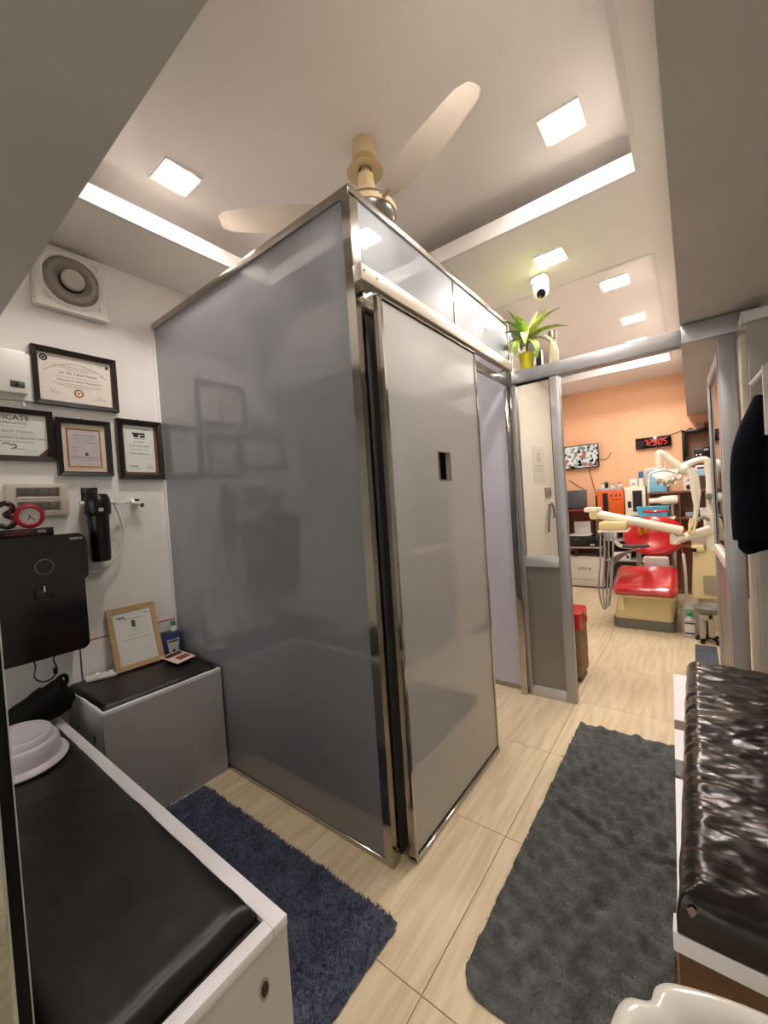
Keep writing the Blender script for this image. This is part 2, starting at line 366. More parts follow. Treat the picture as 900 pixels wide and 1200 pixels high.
# ================================================================== GLASS PARTITION TO THE TREATMENT ROOM
gp = thing('glass_partition', 'grey aluminium partition with frosted glass above a solid panel, plant on top', 'partition', (-.75, 2.62, 0))
bxo('top_rail', ALU, gp, PX+.004, -.02, 2.59, 2.66, 2.0, 2.078, .003)
bxo('top_rail', ALU, gp, -.019, .285, 2.59, 2.66, 2.006, 2.095, .003)
bxo('post', ALU, gp, -.666, -.610, 2.60, 2.65, 0, 2.0, .004)
bxo('stile', ALU, gp, PX+.003, PX+.022, 2.60, 2.65, 0, 2.0, .003)
bxo('mid_rail', mat('bright_aluminium', '#c4c2c2', .35, metal=.5, var=.02), gp, PX+.022, -.666, 2.598, 2.652, .835, .900, .004)
bxo('bottom_rail', MATS['bright_aluminium'], gp, PX+.022, -.666, 2.598, 2.652, 0, .062, .004)
bxo('lower_panel', ALUP, gp, PX+.022, -.666, 2.618, 2.632, .062, .835)
bxo('glass_pane', pane_mat('hazy_glass', '#f2f3ec', .1, '#d8d6cc'), gp, PX+.022, -.666, 2.622, 2.628, .9, 2.0)
bxo('glazing_bead', BLACKP, gp, PX+.024, -.666, 2.614, 2.621, 1.988, 2.0)
bxo('glazing_bead', BLACKP, gp, -.672, -.666, 2.614, 2.621, .9, 1.99)
bxo('post', ALU, gp, .124, .192, 2.60, 2.65, 0, 2.006, .004)
# open door leaf
lf = thing('door_2', 'grey framed glass door leaf standing open into the treatment room', 'door', (.11, 3.0, 0))
A = Vector((.135, 2.665, 0)); B_ = Vector((.112, 3.34, 0)); Wd = (B_-A).length
lm = FR(A, B_-A, (0, 0, 1))
def lbx(n, m, u0, u1, v0, v1, n0, n1, bev=.002): obj(n, box(BM(), u0, u1, v0, v1, n0, n1, bev), m, lf, lm)
for u in (0, Wd-.045): lbx('stile', ALU, u, u+.045, .01, 1.95, -.015, .015)
lbx('top_rail', ALU, .045, Wd-.045, 1.89, 1.95, -.015, .015); lbx('mid_rail', CREAMW, .045, Wd-.045, .85, .905, -.02, .02); lbx('bottom_rail', ALU, .045, Wd-.045, .01, .08, -.015, .015)
lbx('lower_panel', ALUP, .045, Wd-.045, .08, .85, -.004, .004, 0); lbx('glass_pane', pane_mat('clear_glass', '#f5f7f4', .03, '#d8d6cc'), .045, Wd-.045, .905, 1.89, -.003, .003, 0)
lbx('gasket', BLACKP, Wd-.052, Wd-.045, .905, 1.89, -.006, .006, 0)
# wall stub and cupboard right of the post
st = thing('wardrobe', 'tall pale grey cupboard end behind the dark coat', 'cupboard', (.4, 2.62, 0))
bxo('carcass', mat('pale_grey_laminate', '#a39d95', .5, var=.03), st, .222, XR-.002, 2.47, 2.585, 0, 2.0, .004)
bxo('edge_strip', mat('painted_lit_side', '#c9bfae', .5, var=.03), st, .196, .222, 2.50, 2.585, 0, 1.96, .003)  # paler warm strip, colour stands in for the cupboard's lit side
bxo('top_fascia', WLAM, st, .20, XR-.002, 2.46, 2.585, 2.002, 2.05, .003)

# ================================================================== CEILING FAN, CAMERA
fn = thing('ceiling_fan', 'cream ceiling fan with a grey motor hub above the booth', 'ceiling fan', (-1.05, 1.40, ZC))
FC = Vector((-1.05, 1.40, 0)); FCR = mat('aged_cream', '#cbb88f', .5, var=.05)
obj('ceiling_hook_cover', lathe(BM(), [(.052, 0), (.052, -.03), (.05, -.065), (.035, -.07), (0, -.07)], FC+Vector((0, 0, ZC)), seg=28), FCR, fn)
obj('canopy', lathe(BM(), [(.02, -.085), (.045, -.093), (.075, -.113), (.078, -.117), (.07, -.117), (.03, -.11), (.02, -.085)], FC+Vector((0, 0, ZC)), seg=28), FCR, fn)
obj('down_rod', cyl(BM(), FC+Vector((0, 0, ZC-.07)), FC+Vector((0, 0, ZC-.25)), .02), FCR, fn)
bm = lathe(BM(), [(.033, -.13), (.036, -.17), (.048, -.205), (.058, -.222), (.085, -.238), (.09, -.245), (.08, -.25), (0, -.25)], FC+Vector((0, 0, ZC)), seg=28); obj('lower_canopy', bm, FCR, fn)
obj('motor', lathe(BM(), [(0, -.245), (.07, -.25), (.108, -.27), (.12, -.3), (.112, -.335), (.085, -.36), (.04, -.372), (0, -.375)], FC+Vector((0, 0, ZC)), seg=32), mat('grey_enamel', '#77706c', .3, metal=.3, var=.03), fn)
obj('motor_band', lathe(BM(), [(.1, -.278), (.122, -.282), (.122, -.305), (.1, -.308), (.1, -.278)], FC+Vector((0, 0, ZC)), seg=32), FCR, fn)
for kk in range(3):
    a = math.radians(-20 + 120*kk); dv = Vector((math.cos(a), math.sin(a), 0)); pv = Vector((-dv.y, dv.x, 0)); bm = BM()
    def bl(s, t):
        r = .135 + .485*s; wd = (.030 + .034*min(1, s/.16)) + .010*math.sin(PI*s) - .02*s*s; c = FC + Vector((0, 0, ZC-.295)); tt = (t-.5)*2
        if s > .93: wd *= 1-.35*((s-.93)/.07)**2
        return c + dv*r + pv*wd*tt + Vector((0, 0, .16*wd*tt - .006*tt*tt))
    V = grid(bm, 16, 6, bl); bmesh.ops.solidify(bm, geom=bm.faces[:], thickness=.004)
    b_ = obj('blade', bm, mat('fan_blade', '#cfc7bd', .45, var=.02), fn)
    bm = BM(); tube(bm, [FC+dv*.09+Vector((0, 0, ZC-.295)), FC+dv*.13+Vector((0, 0, ZC-.297)), FC+dv*.165+Vector((0, 0, ZC-.298))], .008, 8); obj('bracket', bm, FCR, b_)
cc = thing('security_camera', 'white dome security camera under the ceiling above the plant', 'security camera', (-.71, 2.69, ZB))
cp = Vector((-.71, 2.69, ZB))
obj('mount', prism(BM(), [(cp.x+u, cp.y+v) for u, v in rrect(-.05, .05, -.05, .05, .02)], 'z', ZB-.045, ZB), WPLAS, cc)
obj('housing', lathe(BM(), [(.046, -.045), (.05, -.05), (.052, -.08), (.047, -.105), (.033, -.128), (0, -.138)], cp, seg=28), WPLAS, cc)
ld_ = Vector((.28, -.75, -.55)).normalized(); hc = cp + Vector((0, 0, -.088))
obj('eyeball', lathe(BM(), [(.04, .0), (.038, .03), (.034, .048), (.028, .052)], hc, ld_, 24), WPLAS, cc)
obj('lens', lathe(BM(), [(.027, .046), (.027, .055), (.014, .057), (0, .058)], hc, ld_, 24), BLACKG, cc)

# ================================================================== ON THE PARTITION RAIL: PLANT, VASE
pl = thing('potted_plant', 'green variegated spider-like plant in a yellow pot on the partition rail', 'potted plant', (-.797, 2.625, 2.079))
pb = Vector((-.797, 2.625, 2.079))
obj('pot', lathe(BM(), [(0, 0), (.036, 0), (.047, .085), (.05, .088), (.05, .1), (.044, .1), (.042, .085), (0, .083)], pb, seg=24), mat('yellow_pot', '#d8cf1e', .35, var=.03), pl)
obj('soil', lathe(BM(), [(.041, .084), (.03, .092), (0, .094)], pb, seg=20), mat('soil', '#2e2118', .9, var=.2), pl)
def leaf_mat():
    m = mat('leaf', '#7fa03a', .4, var=.35, vscale=40, stretch=(1, 1, 1)); return m
LEAF = leaf_mat(); LEAF2 = mat('pale_leaf', '#b9c46a', .4, var=.25, vscale=35)
def leaf(parent, base, az, elev, length, width, droop, m):
    width *= 1.35
    d = Vector((math.cos(az), math.sin(az), 0)); side = Vector((-d.y, d.x, 0)); pts = []; n = 9; p = Vector(base); e = elev
    for i in range(n+1):
        pts.append((p.copy(), e)); p += (d*math.cos(e) + Vector((0, 0, 1))*math.sin(e))*length/n; e -= droop/n
    bm = BM(); rows = []
    for i, (q, e) in enumerate(pts):
        s = i/n; wv = width*(math.sin(PI*min(1, .12+.88*s)**.8)**.8 if s < 1 else 0) + .001
        nrm = (Vector((0, 0, 1))*math.cos(e) - d*math.sin(e))
        rows.append([bm.verts.new(q - side*wv + nrm*wv*.3), bm.verts.new(q), bm.verts.new(q + side*wv + nrm*wv*.3)])
    for a, b in zip(rows, rows[1:]):
        for k in range(2): bm.faces.new((a[k], a[k+1], b[k+1], b[k]))
    obj('leaf', bm, m, parent, ang=80)
top = pb + Vector((0, 0, .19))
obj('stem', tube(BM(), [pb+Vector((0, 0, .08)), pb+Vector((.004, 0, .14)), top], .007, 8), mat('stem_green', '#6c7a30', .6, var=.1), pl)
for k, (az, el, L_, W_, dr_) in enumerate([(140, 68, .22, .020, .3), (120, 35, .16, .017, 1.6), (215, 72, .24, .018, .3), (60, 68, .27, .017, .2), (20, 52, .27, .022, .6), (5, 28, .26, .024, .9), (-20, 20, .26, .018, 1.9), (-50, 15, .25, .018, 2.3), (0, 0, .27, .014, 1.7), (235, 10, .2, .016, 2.0), (-100, 20, .22, .019, 2.4), (-130, 35, .2, .016, 2.0), (-75, 35, .2, .02, 2.6), (110, 45, .22, .018, 1.2), (240, 50, .2, .016, 1.5), (-35, 48, .24, .02, 1.0), (-140, 62, .2, .018, .9), (-90, 60, .24, .02, 1.4), (-10, 62, .24, .018, .7)]):
    leaf(pl, top - Vector((0, 0, .012*(k % 4))), math.radians(az), math.radians(el), L_, W_, dr_, LEAF if k % 3 else LEAF2)
vs = thing('glass_vase', 'tall narrow glass vase with a silver cap beside the plant', 'vase', (-.638, 2.628, 2.079))
vb = Vector((-.638, 2.628, 2.079))
obj('body', lathe(BM(), [(0, 0), (.03, 0), (.032, .02), (.03, .06), (.022, .1), (.02, .14), (.022, .15), (.0, .15)], vb, seg=20), mat('frosted_vase_glass', '#d8d0b0', .15, var=.03, trans=.5), vs)
obj('cap', lathe(BM(), [(.024, .15), (.024, .19), (.02, .194), (0, .194)], vb, seg=20), BRUSH, vs)
bx_ = thing('small_box', 'small dark box behind the yellow pot', 'box', (-.735, 2.64, 2.079))
bxo('body', BLACKP, bx_, -.742, -.712, 2.625, 2.655, 2.079, 2.18, .002); bxo('side_label', WPLAS, bx_, -.7115, -.706, 2.625, 2.655, 2.08, 2.178)

# ================================================================== LEFT WALL
ex = thing('exhaust_fan', 'square white exhaust fan with a round grille high on the left wall', 'exhaust fan', (XL, .71, 2.48))
em = LW(.712, 2.475)
bm = BM(); box(bm, -.15, .15, -.15, .15, 0, .035, .008); obj('back_box', bm, WPLAS, ex, em)
bm = BM()
prof = [(.138, .034), (.138, .046), (.128, .052), (.118, .046), (.118, .034), (.138, .034)]
lathe(bm, prof, seg=40); obj('rim', bm, WPLAS, ex, em)
bm = BM(); frame_ring(bm, -.142, .142, -.142, .142, .03, .033, .042); obj('front_plate', bm, WPLAS, ex, em)
bm = lathe(BM(), [(.117, .036), (.115, .040), (.1, .056), (.08, .06), (.062, .05), (.05, .036), (0, .036)], seg=40); obj('louvre', bm, mat('grey_plastic', '#8f8882', .5, var=.03), ex, em)
bm = lathe(BM(), [(.048, .05), (.048, .068), (.04, .074), (0, .076)], seg=32); obj('hub_cap', bm, mat('hub_plastic', '#bdb5ad', .3, var=.02), ex, em)
bm = BM(); box(bm, -.15, .15, -.152, -.142, .03, .05, .002); obj('bottom_lip', bm, WPLAS, ex, em)

def strips(parent, mtx, rows, m, name='printed_lines', n0=.0):
    bm = BM()
    for (u0, u1, v, h) in rows: box(bm, u0, u1, v-h/2, v+h/2, n0, n0+.0005)
    return obj(name, bm, m, parent, mtx, smooth=False)
def picture(name, label, y0, y1, z0, z1, fw, fm, tilt=0, depth=.03):
    t = thing(name, label, 'framed certificate', (XL, (y0+y1)/2, z0), 'framed certificates on the left wall')
    mt = LW((y0+y1)/2, (z0+z1)/2) @ Matrix.Rotation(tilt, 4, 'Z')
    W, Hh = (y1-y0)/2, (z1-z0)/2
    bm = BM(); frame_ring(bm, -W, W, -Hh, Hh, fw, .002, depth, .006); obj('frame', bm, fm, t, mt, smooth=False)
    bm = BM(); box(bm, -.004, .004, Hh, Hh+.01, .001, .006, .001); obj('hanger', bm, BRUSH, t, mt)
    return t, mt, W-fw, Hh-fw
# top certificate
t, mt, W, Hh = picture('framed_certificate', 'cream landscape certificate with round gold seal in dark frame, highest on the wall', .537, .880, 1.866, 2.137, .022, DARKWOOD)
bm = BM(); box(bm, -W-.004, W+.004, -Hh-.004, Hh+.004, .004, .009); obj('paper', bm, PAPER, t, mt)
Z = Matrix.Translation((0, 0, .0092))
for (sx, ch, hh, ang) in ((-.115, 'A', .013, 28), (-.10, 'ccredited', .008, 18)): pass
arc = 'International Open University Accreditation Board'
R_ = .21
for i, ch in enumerate(arc):
    if ch == ' ': continue
    a = (i/(len(arc)-1) - .5)*-1.28
    m_ = mt @ Z @ Matrix.Translation((R_*math.sin(-a), .077 - R_*(1-math.cos(a))*1.1, 0)) @ Matrix.Rotation(a, 4, 'Z')
    text('arched_letter', ch, .0125 if ch.isupper() else .0095, INK, t, m_)
text('name_line', 'Dr. Mir Tabish Hassan', .017, INK, t, mt @ Z @ Matrix.Translation((.01, .03, 0)))
text('title_line', 'Fellowship in Clinical Orthodontics', .0125, INK, t, mt @ Z @ Matrix.Translation((.012, -.004, 0)))
strips(t, mt, [(-.095, .095, .062, .0016), (-.085, .09, .054, .0016), (-.04, .05, .046, .0016), (-.085, .095, .012, .0016), (-.1, .105, -.02, .0016), (-.085, .1, -.028, .0016), (-.05, .05, -.036, .0016), (-.125, -.06, -.073, .0012), (.065, .125, -.083, .0012)], INKG, n0=.0092)
bm = lathe(BM(), [(.012, .0092), (.0205, .0092), (.0205, .0102), (.012, .0102), (.012, .0092)], (.005, -.062, 0), seg=28); obj('gold_seal', bm, GOLD, t, mt)
bm = lathe(BM(), [(0, .0092), (.006, .0092), (.006, .0098), (0, .0098)], (.005, -.062, 0), seg=12); obj('gold_seal_centre', bm, GOLD, t, mt)
bm = lathe(BM(), [(.009, .0092), (.0155, .0092), (.0155, .0099), (.009, .0099), (.009, .0092)], (-.125, .088, 0), seg=24); box(bm, -.131, -.119, .083, .093, .0092, .0098); obj('round_emblem', bm, mat('navy_ink', '#1a2230', .7, var=.05), t, mt)
text('initials', 'I C', .016, INKG, t, mt @ Z @ Matrix.Translation((.105, .09, 0)))
bm = lathe(BM(), [(0, .0092), (.008, .0092), (.008, .0098), (0, .0098)], (.134, .09, 0), seg=16); obj('dark_emblem', bm, INK, t, mt)
for (u, v) in ((-.095, -.065), (.095, -.075)):
    obj('signature', tube(BM(), [(u-.02, v, .0095), (u-.01, v+.012, .0095), (u-.004, v-.006, .0095), (u+.004, v+.01, .0095), (u+.01, v-.002, .0095), (u+.024, v+.002, .0095)], .0006, 4, 4), INKG, t, mt)
# left cut-off certificate
t, mt, W, Hh = picture('framed_certificate', 'dark framed appreciation certificate with a black folded corner, cut by the picture edge', .235, .596, 1.598, 1.830, .022, DARKWOOD, 0)
bm = BM(); box(bm, -W-.004, W+.004, -Hh-.004, Hh+.004, .004, .009); obj('paper', bm, PAPERG, t, mt)
text('heading', 'CERTIFICATE', .034, INK, t, mt @ Z @ Matrix.Translation((0, .076, 0)))
text('sub_heading', 'OF APPRECIATION', .014, INK, t, mt @ Z @ Matrix.Translation((.03, .052, 0)))
text('name_script', 'Dr. Tabish Hassan', .022, INKG, t, mt @ Z @ Matrix.Translation((.03, .016, 0)))
text('course_line', 'ORTHODONTICS MASTERCLASS', .0145, INK, t, mt @ Z @ Matrix.Translation((.045, -.014, 0)))
text('date_line', 'in the field of Orthodontics, February 2024', .008, INK, t, mt @ Z @ Matrix.Translation((.04, -.031, 0)))
strips(t, mt, [(-.05, .09, .036, .0012), (-.05, .12, .0, .0012), (.08, .12, -.072, .0015)], INKG, n0=.0092)
obj('tooth_emblem', tube(BM(), [(.0, -.045, .0095), (.015, -.038, .0095), (.03, -.046, .0095), (.042, -.043, .0095), (.046, -.055, .0095), (.03, -.062, .0095)], .002, 6, 4), INK, t, mt)
text('emblem_word', 'orthodontics', .008, INKG, t, mt @ Z @ Matrix.Translation((.06, -.062, 0)))
bm = BM(); prism(bm, [(W, -Hh), (W, -Hh+.04), (W-.04, -Hh)], 'z', .009, .0098); obj('folded_corner', bm, mat('dark_gold_print', '#4b3a1a', .5, var=.2), t, mt)
# middle certificate, cream mount and gold fillet
t, mt, W, Hh = picture('framed_certificate', 'small portrait lilac certificate with a wide cream mount, between two dark frames', .604, .832, 1.532, 1.810, .022, mat('black_frame', '#15100f', .35, var=.15), 0)
bm = BM(); box(bm, -W-.004, W+.004, -Hh-.004, Hh+.004, .004, .009); obj('mount', bm, mat('cream_mount', '#d9c9b6', .7, var=.02), t, mt)
bm = BM(); frame_ring(bm, -.071, .071, -.094, .094, .006, .009, .012, .001); obj('gold_fillet', bm, GOLD, t, mt, smooth=False)
bm = BM(); box(bm, -.066, .066, -.089, .089, .0085, .0095); obj('paper', bm, PAPERL, t, mt)
strips(t, mt, [(-.042, .045, .062, .004), (-.05, .05, .05, .001), (-.05, .05, .043, .001), (-.05, .02, .03, .001), (.02, .045, .026, .003), (-.05, -.03, 0, .002), (-.05, .05, -.014, .001), (-.06, .06, -.045, .003), (-.06, .06, -.052, .0015), (-.02, .055, -.06, .0015)], INKG, n0=.0096)
bm = lathe(BM(), [(0, .0096), (.008, .0096), (.008, .0102), (0, .0102)], (.008, -.03, 0), seg=16); obj('stamp', bm, mat('purple_ink', '#4a4258', .8, var=.1), t, mt)
# right certificate
t, mt, W, Hh = picture('framed_certificate', 'portrait pale green completion certificate in dark frame, nearest the grey booth panel', .862, 1.088, 1.518, 1.837, .024, mat('black_frame', '#15100f', .35, var=.15), 0)
bm = BM(); box(bm, -W-.004, W+.004, -Hh-.004, Hh+.004, .004, .009); obj('brown_border', bm, mat('brown_border_print', '#6d4a3c', .7, var=.15), t, mt)
bm = BM(); prism(bm, [(-W+.018, -Hh+.016), (-W+.012, -Hh+.022), (-W+.012, Hh-.01), (-W+.018, Hh-.004), (W-.022, Hh-.004), (W-.016, Hh-.01), (W-.016, -Hh+.022), (W-.022, -Hh+.016)], 'z', .009, .0095); obj('paper', bm, PAPERG, t, mt, smooth=False)
Z2 = Matrix.Translation((-.004, 0, .0096))
text('heading', 'Certificate of Completion', .0125, INK, t, mt @ Z2 @ Matrix.Translation((0, .115, 0)))
text('name_line', 'Dr. Mir Tabish Hassan', .0115, INK, t, mt @ Z2 @ Matrix.Translation((0, .022, 0)))
text('presented_line', 'is presented to', .009, INK, t, mt @ Z2 @ Matrix.Translation((0, .045, 0)))
text('course_line', 'CLEAR ALIGNER Course', .0095, INK, t, mt @ Z2 @ Matrix.Translation((0, -.02, 0)))
bm = BM(); box(bm, -.036, .028, .083, .094, .0096, .01); box(bm, -.03, -.006, .07, .083, .0096, .01); box(bm, .002, .028, .07, .08, .0096, .01); box(bm, -.03, .028, .062, .065, .0096, .01); obj('building_emblem', bm, INK, t, mt, smooth=False)
strips(t, mt, [(-.05, .045, .003, .0014), (.02, .06, -.045, .001), (-.06, -.015, -.088, .006), (.025, .06, -.092, .003), (.02, .065, -.1, .001), (-.06, .0, -.1, .0012)], INKG, n0=.0096)
for k in range(4): pass
obj('signature', tube(BM(), [(.03, -.085, .0098), (.038, -.07, .0098), (.044, -.082, .0098), (.055, -.075, .0098)], .0006, 4, 4), INKG, t, mt)

# distribution board
t = thing('distribution_board', 'white electrical distribution box with a small breaker window at the left edge', 'electrical box', (XL, .42, 1.89))
m_ = LW(.41, 1.985); bm = BM(); box(bm, -.115, .135, -.115, .1, 0, .02, .004); obj('back_plate', bm, WPLAS, t, m_)
bm = BM(); box(bm, -.12, .1, -.095, .095, .018, .06, .006); obj('cover', bm, WPLAS, t, m_)
bm = BM(); box(bm, .04, .088, -.07, -.042, .058, .064, .002); obj('breaker_window', bm, mat('dark_smoke', '#4b4a46', .3, var=.1), t, m_)
bm = BM(); box(bm, .056, .068, -.066, -.046, .063, .069, .001); obj('breaker_switch', bm, BLACKP, t, m_)
strips(t, m_, [(-.04, 0, .078, .006)], INK, 'maker_print', .0602)
bm = BM(); box(bm, .085, .098, -.142, -.112, 0, .012, .003); obj('cable_trunking', bm, WPLAS, t, m_)
# modular switch board
t = thing('switch_board', 'white modular switch board with two rows of grey switches above the water purifier', 'switch board', (XL, .52, 1.34))
m_ = LW(.522, 1.42); bm = BM(); box(bm, -.112, .112, -.075, .073, 0, .03, .005); obj('plate', bm, mat('pearl_plastic', '#c9bfb2', .4, var=.02), t, m_)
for r_, (v0, v1) in enumerate(((.008, .056), (-.056, -.008))):
    bm = BM(); frame_ring(bm, -.078, .078, v0, v1, .006, .028, .034, .001); fr_ = obj('module_frame', bm, BRUSH, t, m_, smooth=False)
    for c_ in range(4):
        u = -.071 + c_*.0358; bm = BM(); box(bm, u, u+.0345, v0+.007, v1-.007, .028, .033+.002*(c_ % 2), .001); obj('switch', bm, mat('smoke_switch', '#5d564f', .3, var=.08), t, m_)
# water filter housing
t = thing('water_filter', 'black cylindrical water filter housing hanging from a bracket on the left wall', 'water filter', (-2.335, .735, 1.1))
bm = BM(); box(bm, XL, XL+.006, .69, .76, 1.40, 1.475, .002); box(bm, XL, -2.31, .69, .76, 1.395, 1.402, .001); obj('bracket', bm, BLACKP, t)
c = Vector((-2.335, .735, 0))
obj('head', lathe(BM(), [(.02, 1.44), (.044, 1.437), (.052, 1.42), (.056, 1.40), (.056, 1.345), (.05, 1.335), (.044, 1.33)], c, seg=28), BLACKP, t)
obj('sump', lathe(BM(), [(.046, 1.345), (.045, 1.3), (.042, 1.12), (.038, 1.108), (0, 1.105)], c, seg=28), BLACKP, t)
for s_, yy in ((-1, .68), (1, .79)):
    obj('hose_fitting', cyl(BM(), (-2.335, .735+s_*.05, 1.395), (-2.335, .735+s_*.072, 1.395), .010), WPLAS, t)
bm = BM(); box(bm, -2.285, -2.278, .722, .742, 1.352, 1.368, .001); obj('pressure_label', bm, mat('label_olive', '#b8b59a', .5, var=.05), t)
for k in range(2): obj('screw', lathe(BM(), [(.004, 0), (.004, .002), (0, .003)], (XL+.006, .705+.04*k, 1.455), (1, 0, 0), 8), BRUSH, t)
bm = tube(BM(), [(-2.335, .80, 1.395), (-2.345, .815, 1.385), (-2.35, .835, 1.32), (-2.355, .85, 1.25), (-2.36, .835, 1.16), (-2.36, .79, 1.095), (-2.36, .745, 1.062), (-2.35, .70, 1.06), (-2.365, .655, 1.06)], .006, 8, 5); obj('outlet_hose', bm, WPLAS, t)
# valve on the wall
t = thing('angle_valve', 'small white water valve with black knobs and a white hose on the left wall', 'valve', (XL, .92, 1.38))
obj('flange', lathe(BM(), [(.022, 0), (.02, .008), (.012, .012), (.012, .03), (0, .03)], (XL, .925, 1.392), (1, 0, 0), 16), WPLAS, t)
obj('body', cyl(BM(), (-2.362, .895, 1.392), (-2.362, .945, 1.385), .012), WPLAS, t)
obj('knob', lathe(BM(), [(.011, 0), (.012, .012), (0, .014)], (-2.362, .945, 1.378), (.5, .6, -.2), 12), BLACKP, t)
obj('knob', lathe(BM(), [(.011, 0), (.012, .010), (0, .012)], (-2.362, .925, 1.40), (.2, .1, 1), 12), BLACKP, t)
obj('inlet_hose', tube(BM(), [(-2.362, .895, 1.391), (-2.355, .87, 1.396), (-2.345, .84, 1.39), (-2.338, .812, 1.392)], .006, 8, 5), WPLAS, t)
# water purifier
pu = thing('water_purifier', 'black wall-mounted water purifier with a round ring emblem and rounded lid', 'water purifier', (-2.3, .47, .735))
py0, py1 = .295, .632
bm = prism(BM(), rrect(py0+.008, py1-.006, .735, 1.10, .03), 'x', XL+.02, -2.215); obj('tank', bm, BLACKG, pu)
bm = prism(BM(), rrect(py0, py1+.006, 1.045, 1.258, .035), 'x', XL+.02, -2.19); bmesh.ops.bevel(bm, geom=[e for e in bm.edges if all(abs(v.co.x+2.19) < 1e-4 for v in e.verts)], offset=.008, segments=2, affect='EDGES'); obj('lid', bm, BLACKG, pu)
bxo('wall_mount', BLACKP, pu, XL+.0005, XL+.022, py0+.06, py1-.06, .8, 1.2)
pm = LW(.48, 1.127, -2.189)
bm = lathe(BM(), [(.030, -.001), (.0325, -.001), (.0325, .002), (.030, .002), (.030, -.001)], seg=36); obj('ring_emblem', bm, mat('chrome_ring', '#8a8680', .3, metal=.8, var=.05), pu, pm)
text('brand_print', 'native', .02, mat('silver_print', '#c8c8c8', .4, var=.02), pu, LW(.598, 1.237, -2.1895))
bm = BM(); box(bm, -.032, .032, -.04, .0, 0, .012, .004); obj('tap_recess', bm, mat('dark_grey_plastic', '#1c1f22', .3, var=.1), pu, LW(.478, 1.03, -2.215))
obj('tap', cyl(BM(), (-2.2, .478, 1.045), (-2.2, .478, 1.02), .005), BRUSH, pu)
cbl = thing('power_cable', 'thin black cable looping below the water purifier', 'cable', (-2.36, .49, .7))
obj('loop', tube(BM(), [(-2.33, .44, .735), (-2.35, .455, .68), (-2.355, .45, .63), (-2.35, .475, .602), (-2.35, .51, .605), (-2.35, .53, .64), (-2.35, .52, .69), (-2.33, .54, .735)], .003, 6, 6), BLACKP, cbl)
obj('plug', box(BM(), -2.358, -2.340, .515, .53, .62, .65, .003), BLACKP, cbl)
# on top of the purifier
t = thing('name_strip', 'dark box with red lettering lying on the purifier lid', 'box', (-2.27, .43, 1.258))
bxo('body', mat('maroon_black', '#1d0f10', .4, var=.1), t, -2.30, -2.245, .31, .535, 1.2585, 1.2925, .002)
text('lettering', 'CLASSIC', .024, mat('dull_red_print', '#8a2a2e', .5, var=.05), t, LW(.42, 1.275, -2.2449))
text('number_print', '400', .02, mat('silver_print', '#c8c8c8', .4, var=.02), t, LW(.494, 1.277, -2.2449))
t = thing('desk_clock', 'round red desk clock with a silver dial on the purifier', 'clock', (-2.27, .46, 1.293))
cm = FR((-2.288, .461, 1.346), (0, 1, 0), (0, 0, 1))
obj('case', lathe(BM(), [(.044, 0), (.051, .01), (.053, .024), (.048, .034), (.040, .036), (.036, .028), (.036, .0), (.044, 0)], seg=40), REDP, t, cm); 
obj('dial', lathe(BM(), [(0, .022), (.039, .022), (.039, .026), (0, .026)], seg=32), mat('silver_dial', '#b9b7b3', .4, metal=.2, var=.04), t, cm)
bm = BM()
for k in range(12):
    a = k*PI/6; b0 = Matrix.Rotation(a, 4, 'Z'); q = BM(); box(q, -.0012, .0012, .029, .035, .026, .0266); q.transform(b0); me_ = bpy.data.meshes.new('tmp'); q.to_mesh(me_); q.free(); bm.from_mesh(me_); bpy.data.meshes.remove(me_)
obj('hour_marks', bm, mat('red_print', '#b03038', .5, var=.02), t, cm, smooth=False)
for a, L_ in ((200, .02), (142, .027)):
    q = BM(); box(q, -.0016, .0016, -.004, L_, .0267, .0274); q.transform(Matrix.Rotation(math.radians(-a), 4, 'Z')); obj('hand', q, BLACKP, t, cm)
t = thing('number_ornament', 'maroon figure three ornament standing beside the red clock', 'ornament', (-2.275, .385, 1.293))
bm = tube(BM(), [(-.02, .042, .01), (.0, .052, .01), (.02, .04, .01), (.018, .018, .01), (-.002, .004, .01), (.02, -.012, .01), (.024, -.034, .01), (.004, -.048, .01), (-.022, -.04, .01)], .011, 10, 5)
obj('figure', bm, mat('maroon', '#2d1012', .35, var=.1), t, FR((-2.285, .388, 1.3525), (0, 1, 0), (0, 0, 1)))

